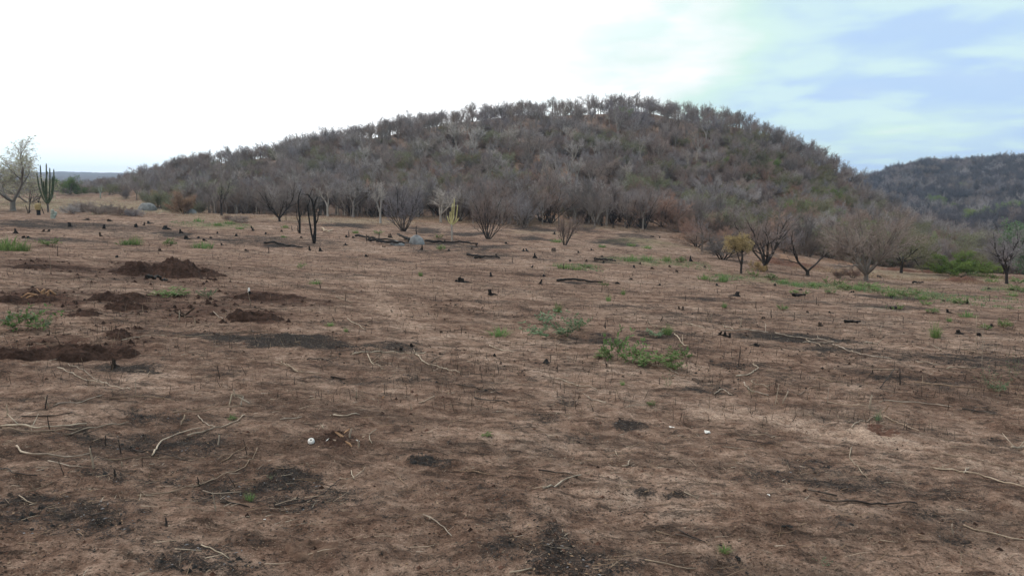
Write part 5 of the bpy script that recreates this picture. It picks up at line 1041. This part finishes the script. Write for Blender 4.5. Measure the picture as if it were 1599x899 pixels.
# ------------------------------------------------------------------ green weeds and tufts (unit width meshes, real sizes on copies)
def weed_mesh(seed, n=9, spread=.5, tall=.6, leaf=.075, mat='leaf_green', bare=0.15):
    """several branching stems with small leaves along them"""
    rn = random.Random(seed); b = MB()
    for s in range(n):
        a = rn.uniform(0, 6.28); r0 = spread * .10 * rn.random() ** .6; root = Vector((math.cos(a), math.sin(a), 0)) * r0
        d = (Vector((math.cos(a), math.sin(a), 0)) * rn.uniform(.1, 1.5) + Vector((0, 0, 1))).normalized(); c = root.copy(); L = tall * rn.uniform(.5, 1.1)
        for i in range(7):
            nx = c + d * L / 7; b.spike(c, nx + d * .01, .007 * (1.2 - i * .1), 0); c = nx; d = (d + rv(rn) * .22 + Vector((0, 0, .02))).normalized()
            if i / 7 < bare: continue
            for q in range(rn.randint(2, 5)):
                ld = (rv(rn) + Vector((0, 0, .35)) + d * .3).normalized(); b.leaf(c + ld * .01, ld, Vector((0, 0, 1)) + rv(rn) * .5, leaf * 1.15 * rn.uniform(.5, 1.3), leaf * .55, 1 if rn.random() < .9 else 0)
    return b.mesh('weed', [M['stick_tan'], M[mat]])
def tuft_mesh(seed, n=110, spread=.35, tall=.6, w=.034, mat='leaf_green', bend=.8):
    rn = random.Random(seed); b = MB()
    for s in range(n):
        a = rn.uniform(0, 6.28); r0 = spread * rn.random() ** .7; d = Vector((math.cos(a + rn.uniform(-.6, .6)), math.sin(a + rn.uniform(-.6, .6)), 0)) * rn.uniform(.1, 1.0) + Vector((0, 0, 1)); b.blade(Vector((math.cos(a) * r0, math.sin(a) * r0, -.01)), d.normalized(), tall * rn.uniform(.45, 1.1), w * rn.uniform(.7, 1.3), bend * rn.uniform(.3, 1.1))
    return b.mesh('tuft', M[mat])
WEED = [weed_mesh(1, 12, .5, .55), weed_mesh(2, 10, .5, .7, mat='leaf_blue'), weed_mesh(3, 17, .5, .38, .06), weed_mesh(4, 9, .35, .9, .07, 'leaf_blue'), weed_mesh(5, 12, .55, .45, .07, 'leaf_blue')]
TUFT = [tuft_mesh(1), tuft_mesh(2, 90, .45, .5), tuft_mesh(3, 60, .3, .8, .018, 'leaf_blue'), tuft_mesh(4, 110, .5, .35)]
FEATH = weed_mesh(9, 16, .4, 1.1, .05, 'leaf_blue')
def dims(me):
    co = np.zeros(len(me.vertices) * 3); me.vertices.foreach_get('co', co); co = co.reshape(-1, 3); return np.percentile(co[:, 0], 97) - np.percentile(co[:, 0], 3), np.percentile(co[:, 2], 97)
DM = {}
GW = 'green weeds and tufts on the field'
def weed(px, py, w, h, me, label=None, look=None, name='weed'):
    if me.name not in DM: DM[me.name] = dims(me)
    dw, dh = DM[me.name]; p = ground_at(px, py); k = m_per_px(p); rn = random.Random(int(px * 5 + py))
    label = label or f"{look} {where(px, py)}"
    return tag(link(name, me, None, p, rn.uniform(0, 6.28), (w * k / dw, w * k / dw, h * k / dh)), uniq(label), 'weed' if name == 'weed' else 'grass tuft', GW)
weed(962, 563, 52, 44, WEED[0], 'tall leafy green weed, the densest clump of the middle field'); weed(985, 560, 40, 26, WEED[2]) if False else None
weed(988, 566, 44, 24, WEED[0], 'dense leafy weed joined to the densest clump'); weed(1022, 570, 52, 20, WEED[2], 'flat leafy weed in the chain between two taller clumps'); weed(1040, 566, 40, 20, WEED[0], 'leafy weed in the chain next to the spreading end clump'); weed(1068, 560, 34, 18, WEED[0], 'spreading green weed at the end of the weed chain'); weed(1054, 576, 22, 12, WEED[2], 'small bright green weed at the near side of the weed chain'); weed(945, 560, 26, 10, WEED[2], 'thin low weed at the start of the weed chain')
weed(868, 528, 60, 20, WEED[1], 'blue-green weed, widest of the patch beyond the weed chain'); weed(848, 506, 42, 18, WEED[1], 'blue-green weed at the far side of its patch'); weed(884, 524, 36, 20, WEED[4], 'blue-green weed at the near side of its patch'); weed(900, 515, 34, 20, WEED[4], 'blue-green weed next to a pale upright stub'); weed(838, 522, 30, 12, WEED[4], 'small low blue-green weed at the edge of its patch'); weed(871, 487, 16, 14, TUFT[0], 'slender green tuft alone beyond the blue-green patch', name='grass_tuft'); weed(780, 523, 40, 11, TUFT[1], 'low bright green tuft on the far side of the ash-dark soil', name='grass_tuft')
weed(1041, 522, 22, 14, TUFT[0], 'spiky green tuft beside a pale slanting stick', name='grass_tuft'); weed(1020, 526, 26, 12, WEED[4]) if False else None
weed(1021, 526, 30, 11, WEED[4], 'faint low weed next to the spiky green tuft')
weed(40, 516, 62, 32, WEED[0], 'large leafy green weed among the dug heaps'); weed(22, 508, 40, 22, WEED[1], 'blue-green weed behind the large leafy weed of the heaps'); weed(64, 514, 30, 18, WEED[4], 'loose weed on the far side of the large leafy weed')
weed(14, 391, 54, 20, TUFT[1], 'bright green grass clump, the largest of the field', name='grass_tuft'); weed(34, 392, 30, 14, TUFT[1], 'bright green grass tuft touching the largest grass clump', name='grass_tuft'); weed(-4, 390, 40, 20, TUFT[1], 'bright green grass tuft cut off by the edge of the view', name='grass_tuft')
weed(78, 384, 20, 11, WEED[2], 'faint green weed past the largest grass clump'); weed(196, 382, 26, 9, TUFT[3], 'bright green twin tuft, its lower half', name='grass_tuft'); weed(213, 382, 22, 14, TUFT[1], 'bright green twin tuft, its taller half', name='grass_tuft'); weed(264, 384, 16, 11, WEED[2], 'small green weed behind the largest dug heap'); weed(316, 388, 32, 11, TUFT[3], 'low green tuft past the peak of the largest dug heap', name='grass_tuft')
weed(269, 463, 46, 11, WEED[2], 'flat green weed by the black log of the dug heap'); weed(323, 466, 22, 13, WEED[4], 'small blue-green weed among the dug heaps')
weed(1546, 609, 36, 36, FEATH, 'feathery blue-green weed, bushier of the two tall ones'); weed(1581, 598, 26, 46, FEATH, 'feathery blue-green weed, taller and thinner than its neighbour'); weed(1562, 612, 30, 14, WEED[4], 'low weed at the feet of the feathery weeds')
weed(1460, 527, 22, 22, TUFT[0], 'upright green tuft standing past the ash strip', name='grass_tuft'); weed(1374, 459, 26, 14, WEED[0], 'darkest bushy weed of the green band'); weed(1370, 656, 22, 18, TUFT[2], 'green tuft growing on the reddish soil hump', name='grass_tuft'); weed(1399, 485, 20, 10, WEED[0], 'dark green leaves sprouting over the short black log')
WL = [(469,420,12,10,1),(492,443,20,6,3),(657,431,9,8,0),(689,391,12,8,2),(515,508,14,5,3),(540,518,9,7,0),(685,373,9,7,2),(443,371,10,4,3),(881,419,24,7,3),(900,421,22,6,3),(915,418,16,6,2),(985,408,22,9,3),(1010,406,22,8,3),(1040,407,18,8,3),(1063,409,14,8,2),(1130,440,18,15,0),(1178,432,18,10,1),(1100,436,20,7,3),(1131,480,10,8,0),(1257,461,10,8,1),(1221,484,14,8,2),(1417,463,28,10,2),(1440,468,20,8,3),(1456,488,16,7,2),(1499,474,18,8,2),(1511,495,24,8,3),(1567,511,18,12,2),(1540,514,16,7,2),(1482,502,10,7,0),
 (1292,442,14,8,1),(1270,447,18,7,3),(1320,452,18,8,2),(1340,452,20,8,3),(1355,450,22,9,2),(1310,446,18,9,1),(1390,462,22,9,3),(1243,446,18,6,3),(1222,442,20,7,3),(1205,436,16,8,2),(1240,458,12,6,2),(1296,458,14,6,2),(1590,455,24,9,2),(1580,462,16,6,3),(1445,476,14,6,2),(1043,607,16,24,4),(972,601,9,8,0),(1173,618,12,16,4),(1017,633,12,6,2),(1132,861,22,9,0),(1285,880,22,10,4),(390,781,18,13,0),(424,748,12,8,4),(760,680,14,5,2),(362,655,12,7,2),(664,373,0,0,0),(325,385,10,5,3),(358,350,18,6,3),(340,352,16,6,3),(310,346,16,6,3),(375,358,14,5,3),
 (555,364,12,5,3),(590,366,10,6,2),(445,356,12,5,3),(870,378,22,5,3),(940,386,14,5,3),(985,384,16,5,3),(1010,388,16,5,3),(950,470,10,10,0),(973,460,9,8,0),(945,448,12,9,1),(1520,430,20,8,3),(1548,440,22,6,3),(1590,442,18,8,2)]
for px, py, w, h, t in WL:
    if not w: continue
    me, lk, nm = [(TUFT[0], 'small upright green tuft', 'grass_tuft'), (WEED[0], 'small bushy green weed', 'weed'), (WEED[2], 'low leafy green weed', 'weed'), (TUFT[3], 'flat green grass tuft', 'grass_tuft'), (WEED[3], 'tall slender blue-green sprig', 'weed')][t]
    weed(px, py, w, h, me, None, lk, nm)

# ------------------------------------------------------------------ what nobody could count: litter, stubble, clods, dry grass
def scatter_points(nn, ymin, ymax, rnd, cmin=-.74, cmax=.74, pw=1.0):
    Y = np.exp(rnd.uniform(math.log(ymin), math.log(ymax), nn)) if pw == 1 else ymin + (ymax - ymin) * rnd.random(nn) ** pw
    X = rnd.uniform(cmin, cmax, nn) * Y
    return X, Y, height(X, Y)
def litter(name, nn, ymin, ymax, mats, seed, kind_, size, thick, field_=None, fmin=0.0):
    r = np.random.RandomState(seed); X, Y, Zz = scatter_points(nn, ymin, ymax, r); b = MB(); rn = random.Random(seed)
    dens = fbm(X * 1.1, Y * 1.1, 3, seed) if field_ is None else field_(X, Y)
    for x, y, z, d in zip(X, Y, Zz, dens):
        if d < fmin + rn.uniform(-.06, .06): continue
        p = Vector((x, y, z)); mi = rn.randrange(len(mats)); sz = size * rn.uniform(.35, 1.5) * (1 + y * .03); th = thick * rn.uniform(.6, 1.4) * (1 + y * .05)
        a = rn.uniform(0, PI) if rn.random() < .6 else rn.gauss(.2, .35); d_ = Vector((math.cos(a), math.sin(a), rn.uniform(-.05, .12)))
        if kind_ == 'twig':
            m_ = p + d_ * sz * .5 + rv(rn) * sz * .07; b.spike(p + Vector((0, 0, th)), p + d_ * sz + Vector((0, 0, th)), th, mi, mid=m_ + Vector((0, 0, th)))
        elif kind_ == 'stub':
            q = Vector((rn.gauss(0, .22), rn.gauss(0, .22), 1)) * sz; b.spike(p - Vector((0, 0, .01)), p + q, th, mi, mid=p + q * .5 + rv(rn) * sz * .05)
        elif kind_ == 'flake':
            b.leaf(p + Vector((0, 0, .003)), d_, Vector((rn.uniform(-.6, .6), rn.uniform(-.6, .6), 1)), sz, sz * .45, mi)
        else:
            o = len(b.v); t = [rn.uniform(.6, 1.3) * sz for _ in range(6)]; b.v += [p + Vector((t[0], 0, 0)), p + Vector((0, t[1], 0)), p + Vector((-t[2], 0, 0)), p + Vector((0, -t[3], 0)), p + Vector((0, 0, t[4] * .8)), p - Vector((0, 0, t[5] * .5))]
            b.f += [(o, o + 1, o + 4), (o + 1, o + 2, o + 4), (o + 2, o + 3, o + 4), (o + 3, o, o + 4)]; b.mi += [mi] * 4
    return kind(link(name, b.mesh(name, [M[m_] for m_ in mats])), 'stuff')
litter('twig_litter', 14000, 2.6, 30, ['stick_dark', 'char_brown', 'stick_tan', 'stick_dark', 'stick_tan', 'stick_pale'], 1, 'twig', .055, .0016, fmin=.46)
litter('charcoal_litter', 15000, 2.6, 34, ['char', 'char', 'char_brown'], 2, 'flake', .014, 0, fmin=.50)
litter('leaf_litter', 11000, 2.6, 26, ['stick_tan', 'char_brown', 'char', 'straw_dark', 'char_brown'], 3, 'flake', .017, 0, fmin=.44)
litter('dry_stems', 2600, 2.6, 22, ['straw_dark', 'stick_pale', 'stick_tan', 'stick_tan'], 11, 'twig', .12, .0017, fmin=.50)
litter('soil_clods', 7000, 2.6, 40, ['soil_red', 'soil_sand', 'soil_sand'], 4, 'clod', .0065, 0, fmin=.46)
litter('soil_lumps', 900, 2.6, 24, ['soil_red', 'soil_sand', 'soil_dug'], 14, 'clod', .014, 0, fmin=.52)
litter('burnt_stubble', 6500, 7, 62, ['char', 'char_brown', 'stick_dark', 'stick_tan'], 5, 'stub', .085, .0022, fmin=.44)
litter('charred_debris', 5200, 10, 78, ['char', 'char_brown', 'stick_tan', 'stick_dark'], 6, 'twig', .075, .0036, fmin=.51)
litter('char_crumbs', 9000, 9, 70, ['char', 'char_brown', 'soil_dug'], 16, 'clod', .013, 0, fmin=.50)
litter('charcoal_lumps', 9000, 2.6, 24, ['char', 'char', 'char_brown'], 21, 'clod', .012, 0, field_=lambda X, Y: field(X, Y, T_CHAR_SHADE, 3), fmin=.35)
litter('ash_flakes', 7000, 2.6, 20, ['ash', 'stick_tan', 'ash'], 22, 'flake', .016, 0, field_=lambda X, Y: field(X, Y, T_CHAR_SHADE, 3), fmin=.35)
litter('dug_clods', 2600, 9, 28, ['soil_dug'], 7, 'clod', .035, 0, field_=lambda X, Y: field(X, Y, T_RED, 13), fmin=.35)
def dry_grass(name, zones, nn, tall, mats, seed, w=.012):
    rn = random.Random(seed); b = MB()
    for cx, cy, hw, dep in zones:
        p = ground_at(cx, cy); k = m_per_px(p); ax = Vector((p.x, p.y, 0)).normalized(); sx = Vector((ax.y, -ax.x, 0))
        m_ = int(nn * hw / 60)
        q = [(rn.uniform(-1, 1) * hw * k, rn.uniform(-.3, 1) * dep) for _ in range(m_)]
        X = np.array([p.x + sx.x * a + ax.x * c for a, c in q]); Y = np.array([p.y + sx.y * a + ax.y * c for a, c in q]); Zz = height(X, Y); D_ = fbm(X * .4, Y * .4, 3, seed)
        for x, y, z, d_ in zip(X, Y, Zz, D_):
            if d_ < .42: continue
            for _ in range(4):
                a = rn.uniform(0, 6.28); d = Vector((math.cos(a) * rn.uniform(.05, .6), math.sin(a) * rn.uniform(.05, .6), 1)).normalized(); b.blade(Vector((x + rn.uniform(-.1, .1), y + rn.uniform(-.1, .1), z - .01)), d, tall * rn.uniform(.4, 1.2), w, rn.uniform(.2, .7), rn.randrange(len(mats)))
    return kind(link(name, b.mesh(name, [M[m_] for m_ in mats])), 'stuff')
dry_grass('dry_grass', [(1430, 438, 110, 6), (1340, 430, 60, 5), (1290, 425, 50, 5), (560, 344, 100, 8), (700, 347, 110, 8), (860, 352, 60, 6), (430, 344, 60, 8), (330, 340, 60, 10), (1550, 436, 60, 8), (950, 356, 60, 4), (1120, 398, 40, 6)], 520, .42, ['straw_dark', 'straw', 'straw_dark', 'twig_red'], 1, .014)
dry_grass('pale_field_grass', [(60, 325, 140, 30), (160, 322, 110, 40), (230, 334, 80, 16)], 420, .42, ['straw', 'straw_dark', 'leaf_pale'], 2, .02)
dry_grass('ground_weeds', [(1330, 452, 130, 5), (1180, 440, 70, 5), (1030, 412, 80, 6), (900, 420, 40, 5), (1500, 470, 90, 8), (330, 352, 60, 6), (1580, 455, 40, 6)], 420, .15, ['leaf_green', 'leaf_olive', 'leaf_blue'], 3, .03)
dry_grass('hill_foot_brush', [(520, 338, 120, 5), (700, 340, 120, 6), (900, 345, 90, 6), (1030, 360, 60, 6)], 260, .9, ['twig_red', 'twig_brown', 'straw_dark'], 4, .014)
build_haze(.00017)
